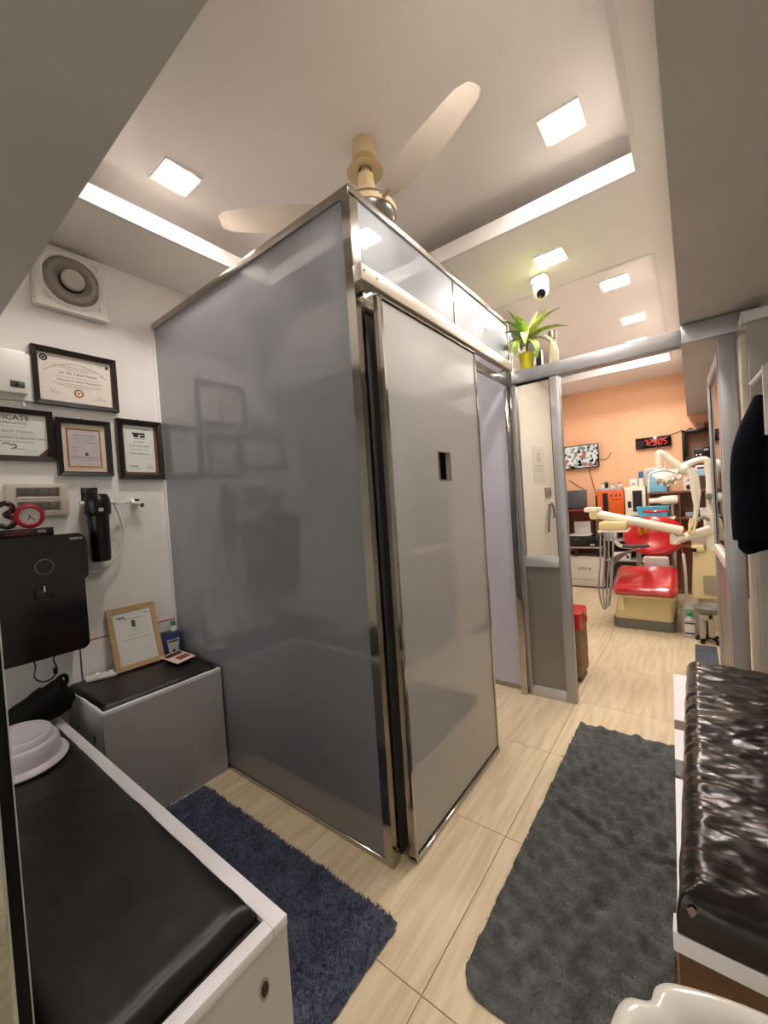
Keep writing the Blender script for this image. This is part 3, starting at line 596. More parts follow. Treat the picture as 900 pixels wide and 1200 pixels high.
# ================================================================== BENCHES ON THE LEFT
def cushion(x0, x1, y0, y1, z0, z1, amp, r=.03, nx=40, ny=40, seed=0, fx=3, fy=3, edge=.02, ridge=0):
    bm = BM()
    def P(s, t, top):
        x = x0 + (x1-x0)*s; y = y0 + (y1-y0)*t
        d = min((x-x0), (x1-x), (y-y0), (y1-y))
        k = min(1, max(0, d/edge)); k = math.sqrt(max(0, 1-(1-k)**2))
        z = z0 + (z1-z0)*(.35+.65*k)
        n = noise.fractal(Vector((x*fx+seed, y*fy, seed)), 1.0, 2.0, 5)
        nn = noise.noise(Vector((x*fx*.6, y*fy*3.2+seed, 3.1)))
        ed = noise.noise(Vector((x*9+seed, y*9, 7.7)))*.006
        sx = (s-.5)*2; sy = (t-.5)*2
        if ridge:
            rn = noise.noise(Vector((x*5+noise.noise(Vector((x*4, y*4, 2)))*.9, y*26+x*7, 5.5))); z += ridge*(1-abs(rn)*2.2)*k; z += .5*ridge*(1-2*abs(noise.noise(Vector((x*16, y*34-x*12, 8.5)))))*k
        return Vector((x + ed*abs(sx)**8, y + ed*abs(sy)**8, z + amp*(n*.7+nn*.5)*k))
    V = grid(bm, nx, ny, lambda s, t: P(s, t, 1))
    rim = [V[i][0] for i in range(nx+1)] + [V[nx][j] for j in range(1, ny+1)] + [V[i][ny] for i in range(nx-1, -1, -1)] + [V[0][j] for j in range(ny-1, 0, -1)]
    low = [bm.verts.new((v.co.x, v.co.y, z0)) for v in rim]; n = len(rim)
    for i in range(n): bm.faces.new((rim[i], low[i], low[(i+1) % n], rim[(i+1) % n]))
    bm.faces.new(low); bmesh.ops.recalc_face_normals(bm, faces=bm.faces[:]); return bm
b1 = thing('storage_bench', 'long white box bench with a black vinyl seat in the left foreground', 'bench', (-1.5, .3, 0))
bz1 = .455; bx1 = -.712; by0, by1 = .118, .502
bxo('side_panel', GRL, b1, XL+.004, bx1-.018, by1-.018, by1, .0, bz1-.022)
bxo('side_panel', GRL, b1, XL+.004, bx1-.018, by0, by0+.018, .0, bz1-.022)
bm = BM(); prism(bm, [(by0, 0), (by1, 0), (by1, bz1-.022), (by0, bz1-.022)], 'x', bx1-.018, bx1); ep = obj('end_panel', bm, WLAM, b1, smooth=False)
bm = lathe(BM(), [(.0, .0005), (.0095, .0005), (.0095, .001)], (0, 0, 0), (0, 0, 1), 24); bm.transform(Matrix.Diagonal((1.0, 1.9, 1, 1))); obj('oval_vent', bm, mat('dark_hole', '#3a3330', .8, var=.1), b1, FR((bx1, .44, .357), (0, 1, 0), (0, 0, 1)))
q = BM(); lathe(q, [(.0085, -.0002), (.0115, -.0002), (.0115, .0018), (.0085, .0018), (.0085, -.0002)], seg=24); q.transform(Matrix.Diagonal((1.0, 1.9, 1, 1))); obj('oval_vent_trim', q, BRUSH, b1, FR((bx1, .44, .357), (0, 1, 0), (0, 0, 1)))
bm = BM(); box(bm, XL+.004, bx1+.002, by1-.034, by1+.002, bz1-.022, bz1, .002); obj('edge_rail', bm, WEDGE, b1)
bm = BM(); box(bm, bx1-.03, bx1+.002, by0, by1-.034, bz1-.022, bz1, .002); obj('edge_rail', bm, WEDGE, b1)
bxo('seat_board', mat('dark_board', '#2a2420', .7, var=.1), b1, XL+.006, bx1-.03, by0+.018, by1-.034, bz1-.03, bz1-.012)
obj('seat_cushion', cushion(XL+.008, bx1-.045, by0+.004, by1-.036, bz1-.012, bz1+.032, .006, nx=110, ny=30, seed=2.3, fx=4, fy=5, edge=.03), BLACKV, b1, ang=60)
b2 = thing('storage_box_bench', 'short grey box bench with a black padded top against the left wall', 'bench', (-2.17, .83, 0))
z2 = .525; y20, y21, x20 = .568, 1.085, -1.935
bxo('front_panel', GRL, b2, x20-.018, x20, y20, y21, 0, z2-.016)
bxo('side_panel', WLAM, b2, XL+.01, x20-.018, y20, y20+.018, 0, z2-.016)
for (px, pz, rr) in ((-2.262, .375, .007), (-2.052, .38, .011)):
    q = lathe(BM(), [(0, .0), (rr, .0), (rr, .0008), (0, .0008)], (px, y20, pz), (0, -1, 0), 18); q.transform(Matrix.Translation((px, 0, pz)) @ Matrix.Diagonal((1, 1, 1.9, 1)) @ Matrix.Translation((-px, 0, -pz))); obj('cable_hole', q, mat('dark_hole', '#3a3330', .8, var=.1), b2)
bm = BM(); box(bm, x20-.02, x20+.001, y20-.001, y21, z2-.016, z2, .0015); obj('edge_rail', bm, WEDGE, b2)
bm = BM(); box(bm, XL+.01, x20-.02, y20-.001, y20+.02, z2-.016, z2, .0015); obj('edge_rail', bm, WEDGE, b2)
bxo('seat_board', MATS['dark_board'], b2, XL+.01, x20-.02, y20+.02, y21, z2-.02, z2-.008)
obj('seat_cushion', cushion(XL+.012, x20-.014, y20+.006, y21-.022, z2-.008, z2+.016, .003, nx=30, ny=40, seed=5.1, edge=.015), BLACKV, b2, ang=60)
zt = z2+.0165
# on the small bench
t = thing('wooden_picture_frame', 'certificate in a pale wooden frame leaning on the wall above the small bench', 'framed certificate', (-2.3, .85, zt))
lean = Vector((-.088, .0, .303)).normalized(); fm_ = FR((-2.296, .858, zt+.003), Vector((.03, 1, 0)), lean)
Wf, Hf = .113, .315
bm = BM(); frame_ring(bm, -Wf, Wf, 0, Hf, .024, 0, .016, .003); obj('frame', bm, OAK, t, fm_, smooth=False)
bm = BM(); box(bm, -Wf+.02, Wf-.02, .02, Hf-.02, .002, .007); obj('paper', bm, mat('white_paper', '#d9d6d0', .6, var=.02), t, fm_)
strips(t, fm_, [(-.07, -.066, .262, .012), (-.062, -.036, .265, .004), (-.062, -.034, .259, .004)], INK, 'corner_logo', .0071)
bm = BM(); box(bm, -.0085, .0095, .205, .24, .007, .0076); obj('portrait_print', bm, mat('photo_print', '#2f3a30', .5, var=.5, vscale=60), t, fm_)
strips(t, fm_, [(-.04, .04, .25, .003)], INKG, 'title_line', .0071)
strips(t, fm_, [(-.025, .025, .195, .0012), (-.01, .01, .187, .0012), (-.03, .03, .165, .0012), (-.065, .065, .145, .002), (.062, .076, .268, .006), (-.075, -.03, .04, .0012)], INKG, n0=.0071)
obj('signature', tube(BM(), [(.035, .075, .0074), (.045, .09, .0074), (.052, .078, .0074), (.075, .085, .0074)], .0006, 4, 4), INKG, t, fm_)
bm = BM(); box(bm, -.0015, .0015, .15, .16, -.08, 0); 
bm.free()
t = thing('tissue_holder', 'blue box with a tooth picture holding a green capped bottle', 'box', (-2.27, 1.0, zt))
BL = mat('blue_plastic', '#2c3a6b', .4, var=.05)
bm = BM(); box(bm, -2.372, -2.302, .976, 1.078, zt+.0005, zt+.125, .006); obj('body', bm, BL, t)
bm = BM(); box(bm, -2.362, -2.312, .985, 1.03, zt+.1245, zt+.127, .001); obj('top_opening', bm, BLACKP, t)
bm = BM(); prism(bm, [(-.034, .035), (-.03, .012), (-.024, -.04), (-.012, -.04), (0, -.015), (.012, -.04), (.024, -.04), (.03, .012), (.034, .035), (0, .03)], 'z', 0, .002); obj('tooth_picture', bm, mat('tooth_print', '#c9c4bd', .5, var=.08, vscale=50), t, FR((-2.3018, 1.03, zt+.058), (0, 1, 0), (0, 0, 1)), smooth=False)
bm = BM(); box(bm, -.026, .026, .018, .026, .002, .0026); obj('picture_stripe', bm, BLACKP, t, FR((-2.3018, 1.03, zt+.058), (0, 1, 0), (0, 0, 1)))
t = thing('small_bottle', 'little white bottle with a green cap standing in the blue box', 'bottle', (-2.29, 1.035, zt+.127))
obj('body', lathe(BM(), [(0, 0), (.013, 0), (.013, .025), (.01, .03), (0, .03)], (-2.335, 1.05, zt+.1268), seg=18), WPLAS, t)
obj('cap', lathe(BM(), [(.012, .03), (.0125, .052), (.01, .055), (0, .055)], (-2.335, 1.05, zt+.1268), seg=18), mat('green_cap', '#17806a', .4, var=.03), t)
t = thing('shade_card', 'small white tray card with dark red pictures on the small bench', 'card', (-2.19, 1.02, zt))
sm = FR((-2.195, 1.0, zt+.024), Vector((-.12, 1, .06)), Vector((-1, -.12, .07)))
bm = BM(); box(bm, -.052, .052, -.075, .075, -.006, 0, .003); obj('card', bm, mat('card_cream', '#e3cdb9', .4, var=.02), t, sm)
bm = BM(); box(bm, -.043, .043, .02, .06, 0, .0006); obj('dark_picture', bm, mat('maroon_print', '#3d1f2c', .4, var=.1), t, sm, smooth=False)
for k in range(3):
    bm = BM(); box(bm, -.02+.021*k, -.002+.021*k, -.052, -.005, 0, .0006); obj('red_picture', bm, mat('brick_print', '#7a2c2c', .4, var=.2), t, sm, smooth=False)
bm = BM(); box(bm, -.045, .045, -.066, .066, -.016, -.006, .004); obj('stand', bm, BLACKP, t, sm)
t = thing('white_adapter', 'white power strip lying on the left end of the small bench', 'power strip', (-2.33, .69, zt))
am = FR((-2.325, .692, zt+.0005), Vector((.35, 1, 0)), Vector((-1, .35, 0)))
bm = BM(); box(bm, -.062, .062, -.03, .03, 0, .016, .005); obj('body', bm, WPLAS, t, am)
for k in range(4):
    bm = BM(); box(bm, -.052+.027*k, -.03+.027*k, -.016, .016, .0155, .0225+.003*(k % 2), .003); obj('socket', bm, mat('white_gloss', '#f0eeea', .25, var=.01), t, am)
# black bag on the long bench
bz_ = bz1+.034
t = thing('black_bag', 'crumpled black bag with a loop handle slumped in the corner of the long bench', 'bag', (-2.27, .43, bz_))
bm = BM(); bmesh.ops.create_icosphere(bm, subdivisions=4, radius=1)
for v in bm.verts:
    n = v.co.normalized(); f = 1 + .22*noise.fractal(n*1.7+Vector((4, 1, 2)), 1, 2, 4)
    x, y, z = n.x*f, n.y*f, n.z*f
    wz = max(0, z+.2)
    v.co = Vector((-2.22 + x*.085, .41 + y*(.145-.085*wz) + .06*wz*1.2, bz_ + .04 + max(z, -.42)*.085 + .02*wz))
mn = min(v.co.z for v in bm.verts)
for v in bm.verts: v.co.z += bz_ + .001 - mn
obj('body', bm, mat('black_nylon', '#040405', .7, spec=.2, var=.2, bump=.4, bscale=30), t, ang=80)
obj('handle', tube(BM(), [(-2.22, .495, bz_+.10), (-2.22, .50, bz_+.145), (-2.22, .525, bz_+.15), (-2.22, .53, bz_+.125), (-2.22, .51, bz_+.095)], .008, 8, 5), MATS['black_nylon'], t)
# upturned tub
t = thing('plastic_tub', 'upturned pale lilac plastic tub on the black bench seat', 'tub', (-1.87, .31, bz_))
TB = mat('lilac_plastic', '#c7bfc9', .35, var=.02)
bm = BM(); c = Vector((-1.86, .30, bz_+.010))
lathe(bm, [(.152, 0), (.157, .006), (.152, .012), (.134, .018), (.130, .04), (.126, .060), (.120, .066), (.112, .068), (.108, .082), (.102, .086), (0, .086)], seg=48)
bm.transform(Matrix.Translation(c) @ Matrix.Rotation(math.radians(3), 4, 'Y') @ Matrix.Diagonal((.9, .84, 1.15, 1))); obj('shell', bm, TB, t, ang=50)
obj('foot_ring', (lambda q: (lathe(q, [(.085, .086), (.09, .086), (.09, .089), (.085, .089), (.085, .086)], seg=40), q.transform(Matrix.Translation(c) @ Matrix.Rotation(math.radians(3), 4, 'Y') @ Matrix.Diagonal((.9, .84, 1.15, 1))), q)[2])(BM()), TB, t)
# mirror panel at the left edge
t = thing('mirror_panel', 'upright mirror panel with a black edge at the far left of the picture', 'mirror', (-1.06, .105, 0))
bxo('backing_board', mat('black_edge', '#060908', .6, var=.1, spec=.2), t, -1.36, -.760, .099, .1145, .0, 1.6, .001)
bxo('mirror_glass', mat('mirror', '#dfe6e0', .03, metal=1, var=.01), t, -1.358, -.762, .0945, .0988, .0, 1.6)
bxo('edge_bead', mat('bead_silver', '#b8c4bf', .3, metal=.6, var=.03), t, -.762, -.7595, .0965, .0985, 0, 1.6)
bxo('edge_bead', MATS['bead_silver'], t, -.7598, -.759, .1125, .1142, 0, 1.6)

# ================================================================== RUGS
def rug(name, label, x0, x1, y0, y1, r, fn, m, pile_n, pile_h, pile_m, nx=90, ny=140, rag=.006):
    t = thing(name, label, 'rug', ((x0+x1)/2, (y0+y1)/2, 0)); cx, cy = (x0+x1)/2, (y0+y1)/2; hx, hy = (x1-x0)/2, (y1-y0)/2
    def shape(s, t_):
        sx, sy = (s-.5)*2*hx, (t_-.5)*2*hy
        ax, ay = abs(sx), abs(sy); ix, iy = hx-r, hy-r
        if ax > ix and ay > iy:                       # squeeze square corners on to round ones
            u, v = (ax-ix)/r, (ay-iy)/r; M_ = max(u, v); L = math.hypot(u, v); k = M_/L if L else 1
            ax, ay = ix+u*k*r, iy+v*k*r
        return math.copysign(ax, sx), math.copysign(ay, sy)
    bm = BM()
    def P(s, t_):
        u, v = shape(s, t_); e = max(abs((s-.5)*2), abs((t_-.5)*2))
        j = noise.noise(Vector((u*45, v*45, 1.7)))*rag*e**10
        d = min(1, (1-e)*min(hx, hy)/.012)
        return Vector((cx+u+math.copysign(j, u), cy+v+math.copysign(j, v), .003 + (.022 + fn(cx+u, cy+v))*(.15+.85*d)))
    grid(bm, nx, ny, P); tops = [(f.calc_center_median(), f.normal.copy()) for f in bm.faces]
    obj('mat', bm, m, t, ang=80)
    bm = BM()
    for _ in range(pile_n):
        p, n_ = random.choice(tops); p = p + Vector((random.uniform(-.006, .006), random.uniform(-.006, .006), -.002))
        a = random.uniform(0, 2*PI); d = Vector((math.cos(a), math.sin(a), 0)); h = pile_h*random.uniform(.6, 1.3)
        lean_ = Vector((random.gauss(0, .6), random.gauss(.2, .6), 1)).normalized()*h; wv = d*random.uniform(.0012, .0026)
        a_, b_, c_ = bm.verts.new(p-wv), bm.verts.new(p+wv), bm.verts.new(p+lean_); bm.faces.new((a_, b_, c_))
    po = obj('pile', bm, pile_m, t, smooth=False); po['kind'] = 'stuff'
    return t
def grey_h(x, y):
    a = math.sin((x*1.0+y*.35)*2*PI/.105)*math.sin((y-x*.3)*2*PI/.115)
    crease = -.03*math.exp(-((y-1.64-.05*math.sin(x*9))/.01)**2)
    return max(-.019, .001 + .017*a + .006*noise.fractal(Vector((x*14, y*22, 0)), 1, 2, 4) + crease)
G1 = mat('grey_plush', '#606261', .95, var=.25, vscale=16, bump=.8, bscale=120, stretch=(1, .6, 1), spec=.2)
rug('plush_rug', 'dark grey plush rug with a wavy surface on the walkway beside the right bench', -.55, -.076, .905, 2.39, .07, grey_h, G1, 9000, .006, G1, 110, 300)
def blue_h(x, y): return .012*noise.fractal(Vector((x*22, y*22, 4)), .9, 2, 4)
G2 = mat('blue_shag', '#565c70', .95, var=.3, vscale=14, bump=.8, bscale=100, spec=.2)
rug('shag_rug', 'navy blue shag rug between the left benches and the booth', -1.91, -.775, .53, .945, .02, blue_h, G2, 26000, .012, G2, 170, 70, .012)

# ================================================================== RIGHT BENCH AND COAT, BASIN
b3 = thing('wrapped_bench', 'white and brown box bench with a crinkled black plastic cushion on the right', 'bench', (.2, 1.5, 0))
BRN = mat('brown_ply', '#5b3a1c', .5, var=.3, vscale=8, stretch=(1, 1, 4)); xb0, xb1, yb0, yb1, zb_ = -.062, .50, .925, 2.19, .45
bxo('end_panel', BRN, b3, xb0+.005, xb1, yb0, yb0+.018, 0, zb_-.04)
bxo('side_panel', mat('tan_ply', '#9a7350', .5, var=.2), b3, xb0, xb0+.016, yb0+.018, yb1-.02, 0, zb_-.035)
bxo('far_end_panel', WLAM, b3, xb0, xb1, yb1-.018, yb1, 0, zb_-.035)
bxo('back_panel', BRN, b3, xb1-.016, xb1, yb0+.018, yb1-.018, 0, zb_-.035)
bxo('end_trim', WEDGE, b3, xb0-.002, xb1, yb0-.022, yb0+.022, zb_-.04, zb_-.002, .002)
xe = lambda y: -.102 + (2.2-y)*.036
def side_strip(n, m, ya, yb, z0): obj(n, prism(BM(), [(xe(ya), ya), (xb0+.02, ya), (xb0+.02, yb), (xe(yb), yb)], 'z', z0, zb_), m, b3, smooth=False)
side_strip('side_trim', WEDGE, yb0+.024, 1.40, zb_-.02); side_strip('side_trim', WEDGE, 1.50, 1.69, zb_-.05); side_strip('side_patch', BRN, 1.694, 1.756, zb_-.05); side_strip('side_trim', WEDGE, 1.76, 2.19, zb_-.05)
bxo('seat_board', MATS['dark_board'], b3, xb0+.02, xb1, yb0-.004, yb1-.004, zb_-.03, zb_-.002)
obj('seat_cushion', cushion(-.055, .49, .905, 2.15, zb_, zb_+.092, .011, nx=120, ny=300, seed=9.4, fx=4.0, fy=7, edge=.045, ridge=.0032), WRAP, b3, ang=80)
cb = obj('torn_patch', (lambda q: prism(q, [(0, .0), (.008, .007), (.016, .002), (.01, -.008), (.006, -.01)], 'z', 0, .002))(BM()), mat('foam_brown', '#8a7263', .8, var=.1), b3, FR((-.040, .9005, zb_+.058), (1, -.1, 0), (0, .35, 1)))

ct = thing('hanging_coat', 'dark navy coat hanging from a white hanger at the right edge', 'coat', (.33, 2.36, 1.0))
bm = BM()
def coatp(s, t_):
    z = 1.0 + .72*t_; a = s*2*PI
    if t_ < .52: hw = .185 - .01*t_
    else: hw = .18 - .13*((t_-.52)/.48)**1.1
    hd = .085 - .05*t_**2; fold = 1 + .14*(1-t_)*math.sin(a*7+.6) + .06*noise.noise(Vector((math.cos(a)*2, math.sin(a)*2, z*4)))
    return Vector((.335 + hw*math.copysign(abs(math.cos(a))**.8, math.cos(a))*(1+.03*math.sin(a*5)), 2.345 + hd*math.sin(a)*fold, z + (.02*math.sin(a*3) if t_ == 0 else 0)))
V = grid(bm, 72, 26, coatp); bmesh.ops.remove_doubles(bm, verts=bm.verts[:], dist=1e-4)
obj('body', bm, NAVY, ct, ang=80)
bm = BM(); tube(bm, [(.265, 2.33, 1.63), (.195, 2.315, 1.43), (.185, 2.31, 1.2), (.19, 2.31, 1.045)], [.05, .062], 16, 6); obj('sleeve', bm, NAVY, ct, ang=80)
bm = BM(); tube(bm, [(.40, 2.33, 1.63), (.47, 2.315, 1.43), (.48, 2.31, 1.2), (.475, 2.31, 1.04)], [.05, .06], 16, 6); obj('sleeve', bm, NAVY, ct, ang=80)
hg = thing('coat_hanger', 'white hanger with a hook holding the navy coat', 'hanger', (.335, 2.36, 1.72))
obj('arms', tube(BM(), [(.215, 2.365, 1.70), (.30, 2.365, 1.80), (.335, 2.365, 1.82), (.37, 2.365, 1.80), (.455, 2.365, 1.70)], .012, 8, 5), WPLAS, hg)
obj('hook', tube(BM(), [(.335, 2.365, 1.82), (.335, 2.365, 1.9), (.345, 2.365, 1.955), (.36, 2.365, 1.985), (.345, 2.365, 2.01), (.325, 2.365, 1.998)], .004, 6, 4), BRUSH, hg)
rl = thing('clothes_rail', 'short metal clothes rail under the right loft', 'rail', (.34, 2.1, 1.99))
obj('bar', cyl(BM(), (.343, 1.6, 1.992), (.343, 2.49, 1.992), .010), BRUSH, rl)
for yy in (1.62, 2.2): obj('bracket', box(BM(), .335, .351, yy-.008, yy+.008, 1.995, ZL, .001), BRUSH, rl)
pk = thing('paper_packet', 'white printed packet hanging in front of the coat at the right edge', 'packet', (.27, 2.2, 1.5))
bxo('packet', mat('packet_white', '#cfcac2', .5, var=.06), pk, .236, .33, 2.205, 2.222, 1.47, 1.745, .003)
bxo('flap', WPLAS, pk, .238, .328, 2.2035, 2.205, 1.61, 1.612)
strips(pk, FR((.268, 2.2045, 1.66), (1, 0, 0), (0, 0, 1)), [(-.02, .05, 0, .008), (-.02, .04, -.02, .004)], INKG, 'print')
obj('hanging_cord', tube(BM(), [(.28, 2.213, 1.745), (.31, 2.21, 1.87), (.34, 2.21, 1.983)], .002, 6), BRUSH, pk)
# washbasin
wb = thing('washbasin', 'white ceramic washbasin with a notched rim at the bottom right corner', 'washbasin', (.18, .36, 0))
CER = mat('white_ceramic', '#dcd8cf', .12, var=.01, coat=.4)
out = [(-.100, .22), (-.106, .40), (-.099, .49), (-.088, .522), (-.066, .534), (-.060, .556), (-.035, .573), (.044, .592), (.2, .60), (.38, .585), (.45, .52), (.47, .40), (.46, .22), (.4, .13), (.2, .10), (-.04, .13)]
pts = [p.to_2d() for p in smooth_path([(x, y, 0) for x, y in out+[out[0]]], 5)][:-1]
cx, cy = .18, .36; bm = BM(); prev = None
for sc, z in ((.35, .50), (.72, .55), (.94, .635), (.985, .675), (1, .69), (.99, .699), (.965, .702), (.90, .700), (.87, .69), (.80, .63), (.66, .575), (.35, .555), (.08, .55)):
    ringv = [bm.verts.new((cx+(p[0]-cx)*sc, cy+(p[1]-cy)*sc, z)) for p in pts]
    if prev:
        for i in range(len(ringv)): j = (i+1) % len(ringv); bm.faces.new((prev[i], prev[j], ringv[j], ringv[i]))
    else: bm.faces.new(ringv[::-1])
    prev = ringv
bm.faces.new(prev); bmesh.ops.recalc_face_normals(bm, faces=bm.faces[:]); obj('bowl', bm, CER, wb, ang=60)
obj('pedestal', lathe(BM(), [(.11, 0), (.09, .03), (.07, .25), (.09, .505), (.0, .505)], (cx, cy, 0.001), seg=28), CER, wb)
obj('drain', lathe(BM(), [(.022, .5505), (.02, .554), (0, .554)], (cx, cy, 0), seg=20), BRUSH, wb)

# ================================================================== TREATMENT ROOM: DENTAL CHAIR
dc = thing('dental_chair', 'red upholstered dental chair on a cream base in the treatment room', 'dental chair', (-.4, 4.5, 0))
bm = prism(BM(), rrect(-.645, -.165, 4.28, 4.88, .05), 'z', 0, .085); obj('floor_plate', bm, mat('grey_green_plastic', '#6f7066', .5, var=.04), dc)
bm = BM()
lo = rrect(-.63, -.18, 4.30, 4.84, .04); hi = rrect(-.60, -.16, 4.31, 4.84, .04)
A_ = [bm.verts.new((x, y, .085)) for x, y in lo]; B2 = [bm.verts.new((x, y, .15)) for x, y in lo]; C_ = [bm.verts.new((x, y+.02, .30)) for x, y in hi]
for P_, Q_ in ((A_, B2), (B2, C_)):
    for i in range(len(P_)): j = (i+1) % len(P_); bm.faces.new((P_[i], P_[j], Q_[j], Q_[i]))
bm.faces.new(A_[::-1]); bm.faces.new(C_); obj('base', bm, CREAM, dc)
bm = BM(); prism(bm, [(-.603, .16), (-.545, .16), (-.555, .295), (-.585, .295)], 'y', 4.283, 4.33); obj('corner_fairing', bm, mat('light_cream', '#efe3ba', .4, var=.02), dc)
def pad(x0, x1, ya, yb, za, zb2, th, dish, nx=22, ny=22, taper=0, rx=.25):
    bm = BM()
    def sh(s, t_, top):
        u = (s-.5)*2; hw = (x1-x0)/2*(1 - taper*t_); e = max(abs(u), abs((t_-.5)*2))
        tt = t_; uu = u*hw
        r = 1 - .12*max(0, (abs((t_-.5)*2)-.7)/.3)**2
        k = math.sqrt(max(0, 1-max(0, (e-.75)/.25)**2))
        y = ya + (yb-ya)*tt; z = za + (zb2-za)*tt
        return Vector(((x0+x1)/2 + uu*r, y, z)), k, u
    N = Vector((0, -(zb2-za), yb-ya)).normalized()
    def top(s, t_):
        p, k, u = sh(s, t_, 1); return p + N*(th*.5*(.3+.7*k) - dish*(1-u*u)*math.sin(PI*t_))
    def bot(s, t_):
        p, k, u = sh(s, t_, 0); return p - N*(th*.5*(.3+.7*k))
    a = grid(bm, nx, ny, top); b = grid(bm, nx, ny, bot)
    ra = [a[i][0] for i in range(nx+1)] + [a[nx][j] for j in range(1, ny+1)] + [a[i][ny] for i in range(nx-1, -1, -1)] + [a[0][j] for j in range(ny-1, 0, -1)]
    rb = [b[i][0] for i in range(nx+1)] + [b[nx][j] for j in range(1, ny+1)] + [b[i][ny] for i in range(nx-1, -1, -1)] + [b[0][j] for j in range(ny-1, 0, -1)]
    for i in range(len(ra)): j = (i+1) % len(ra); bm.faces.new((ra[i], rb[i], rb[j], ra[j]))
    bmesh.ops.recalc_face_normals(bm, faces=bm.faces[:]); return bm
obj('seat_pad', pad(-.625, -.135, 4.17, 4.66, .36, .50, .085, .012), REDW, dc, ang=70)
bm = pad(-.62, -.14, 4.18, 4.66, .318, .455, .02, 0); obj('seat_tray', bm, CREAM, dc, ang=70)
bm = BM(); prism(bm, [(4.45, .30), (4.80, .30), (4.80, .46), (4.55, .45)], 'x', -.5, -.25); obj('seat_support', bm, mat('dark_metal', '#3c3a38', .5, metal=.4, var=.05), dc, smooth=False)
bm = BM(); box(bm, -.42, -.21, 4.72, 4.80, .40, .60, .02); obj('back_hinge', bm, mat('pale_grey_plastic', '#c8bfb8', .45, var=.02), dc)
# backrest: an egg-shaped dished shell
bm = BM(); yb_, nb = 4.86, 40
def back(sg):
    rings = []
    for i in range(13):
        r = i/12
        ring = []
        for k in range(nb):
            a = 2*PI*k/nb; x = -.335 + .27*r*math.cos(a)*(1.0 + .06*math.sin(a)); z = .785 + (.205 if math.sin(a) > 0 else .195)*r*math.sin(a)
            edge = math.sqrt(max(0, 1-r**4))
            y = yb_ + .22*(z-.58) + (-.075*edge + .055*(1-r*r)*1.0 if sg > 0 else .05*edge)
            ring.append(bm.verts.new((x, y, z)))
        rings.append(ring)
    for a_, b_ in zip(rings[1:], rings[2:]):
        for k in range(nb): j = (k+1) % nb; bm.faces.new((a_[k], a_[j], b_[j], b_[k]))
    bm.faces.new(rings[1])
    return rings[-1]
r1, r2 = back(1), back(-1)
for k in range(nb): j = (k+1) % nb; bm.faces.new((r1[k], r1[j], r2[j], r2[k]))
bmesh.ops.delete(bm, geom=[v for v in bm.verts if not v.link_faces], context='VERTS')
bmesh.ops.recalc_face_normals(bm, faces=bm.faces[:]); obj('backrest', bm, RED, dc, ang=70)
obj('headrest', (lambda q: (lathe(q, [(0, -.03), (.09, -.025), (.11, 0), (.09, .025), (0, .03)], (0, 0, 0), seg=24), q.transform(Matrix.Translation((-.32, 5.06, 1.03)) @ Matrix.Diagonal((1.1, .5, .5, 1))), q)[2])(BM()), RED, dc)
bm = BM(); grid(bm, 14, 14, lambda s, t_: Vector((-.46+.085*s, 4.83-.015*math.sin(9*s+5*t_)-.012*noise.noise(Vector((s*5, t_*5, 1))), .80+.13*t_+.02*s))); bmesh.ops.solidify(bm, geom=bm.faces[:], thickness=.002); obj('yellow_cloth', bm, mat('yellow_cloth', '#d8932c', .6, var=.3, vscale=30), dc, ang=80)
# ------------------------------------------------------------------ dental unit: column, arms, lamp, tray, hoses
du = thing('dental_unit', 'cream dental unit with jointed arms, operating lamp and instrument hoses beside the chair', 'dental unit', (.07, 4.5, 0))
bm = BM(); lo = rrect(-.045, .15, 4.40, 4.66, .03); hi = rrect(-.02, .155, 4.43, 4.66, .03)
A_ = [bm.verts.new((x, y, .30)) for x, y in lo]; C_ = [bm.verts.new((x, y, .70)) for x, y in hi]
for i in range(len(A_)): j = (i+1) % len(A_); bm.faces.new((A_[i], A_[j], C_[j], C_[i]))
bm.faces.new(A_[::-1]); bm.faces.new(C_); obj('side_box', bm, CREAM, du)
bm = prism(BM(), rrect(.04, .148, .335, .50, .02), 'y', 4.388, 4.41); obj('spittoon_window', bm, mat('smoky_plastic', '#a59a80', .25, var=.05), du)
obj('column', cyl(BM(), (.11, 4.55, .70), (.11, 4.55, 1.02), .05, .045), CREAMW, du)
bxo('floor_box', mat('pale_cream_plastic', '#d9cfb2', .5, var=.03), du, .0, .15, 4.48, 4.64, 0.001, .30, .01)  # one even pale cream over the whole floor box
def limb(name, pts, r, m=CREAMW, sm=0, seg=14): return obj(name, tube(BM(), pts, r, seg, sm), m, du, ang=50)
limb('lower_arm', [(.11, 4.52, .88), (.02, 4.50, .85), (-.145, 4.48, .80)], [.045, .038], sm=4)
obj('elbow_joint', lathe(BM(), [(0, -.035), (.03, -.034), (.04, -.025), (.04, .05), (.03, .06), (0, .06)], (-.145, 4.48, .79), seg=20), CREAMW, du)
ua = limb('upper_arm', [(-.09, 4.46, .878), (-.76, 4.40, 1.06)], [.043, .040])
obj('arm_joint', lathe(BM(), [(0, -.03), (.02, -.03), (.024, .06), (0, .06)], (-.135, 4.465, .815), seg=16), mat('grey_joint', '#8e8a82', .4, var=.05), du)
obj('arm_knuckle', lathe(BM(), [(0, -.055), (.035, -.05), (.048, -.02), (.048, .03), (.03, .05), (0, .055)], (-.775, 4.40, 1.06), seg=24), CREAM, du)
bm = BM(); box(bm, -.86, -.72, 4.36, 4.46, 1.08, 1.125, .01); obj('tray_bracket', bm, CREAMW, du)
bm = BM(); box(bm, -.73, -.50, 4.30, 4.56, .905, .985, .02); obj('instrument_table', bm, CREAM, du)
bxo('table_plate', CREAMW, du, -.74, -.49, 4.295, 4.565, .885, .905, .006)
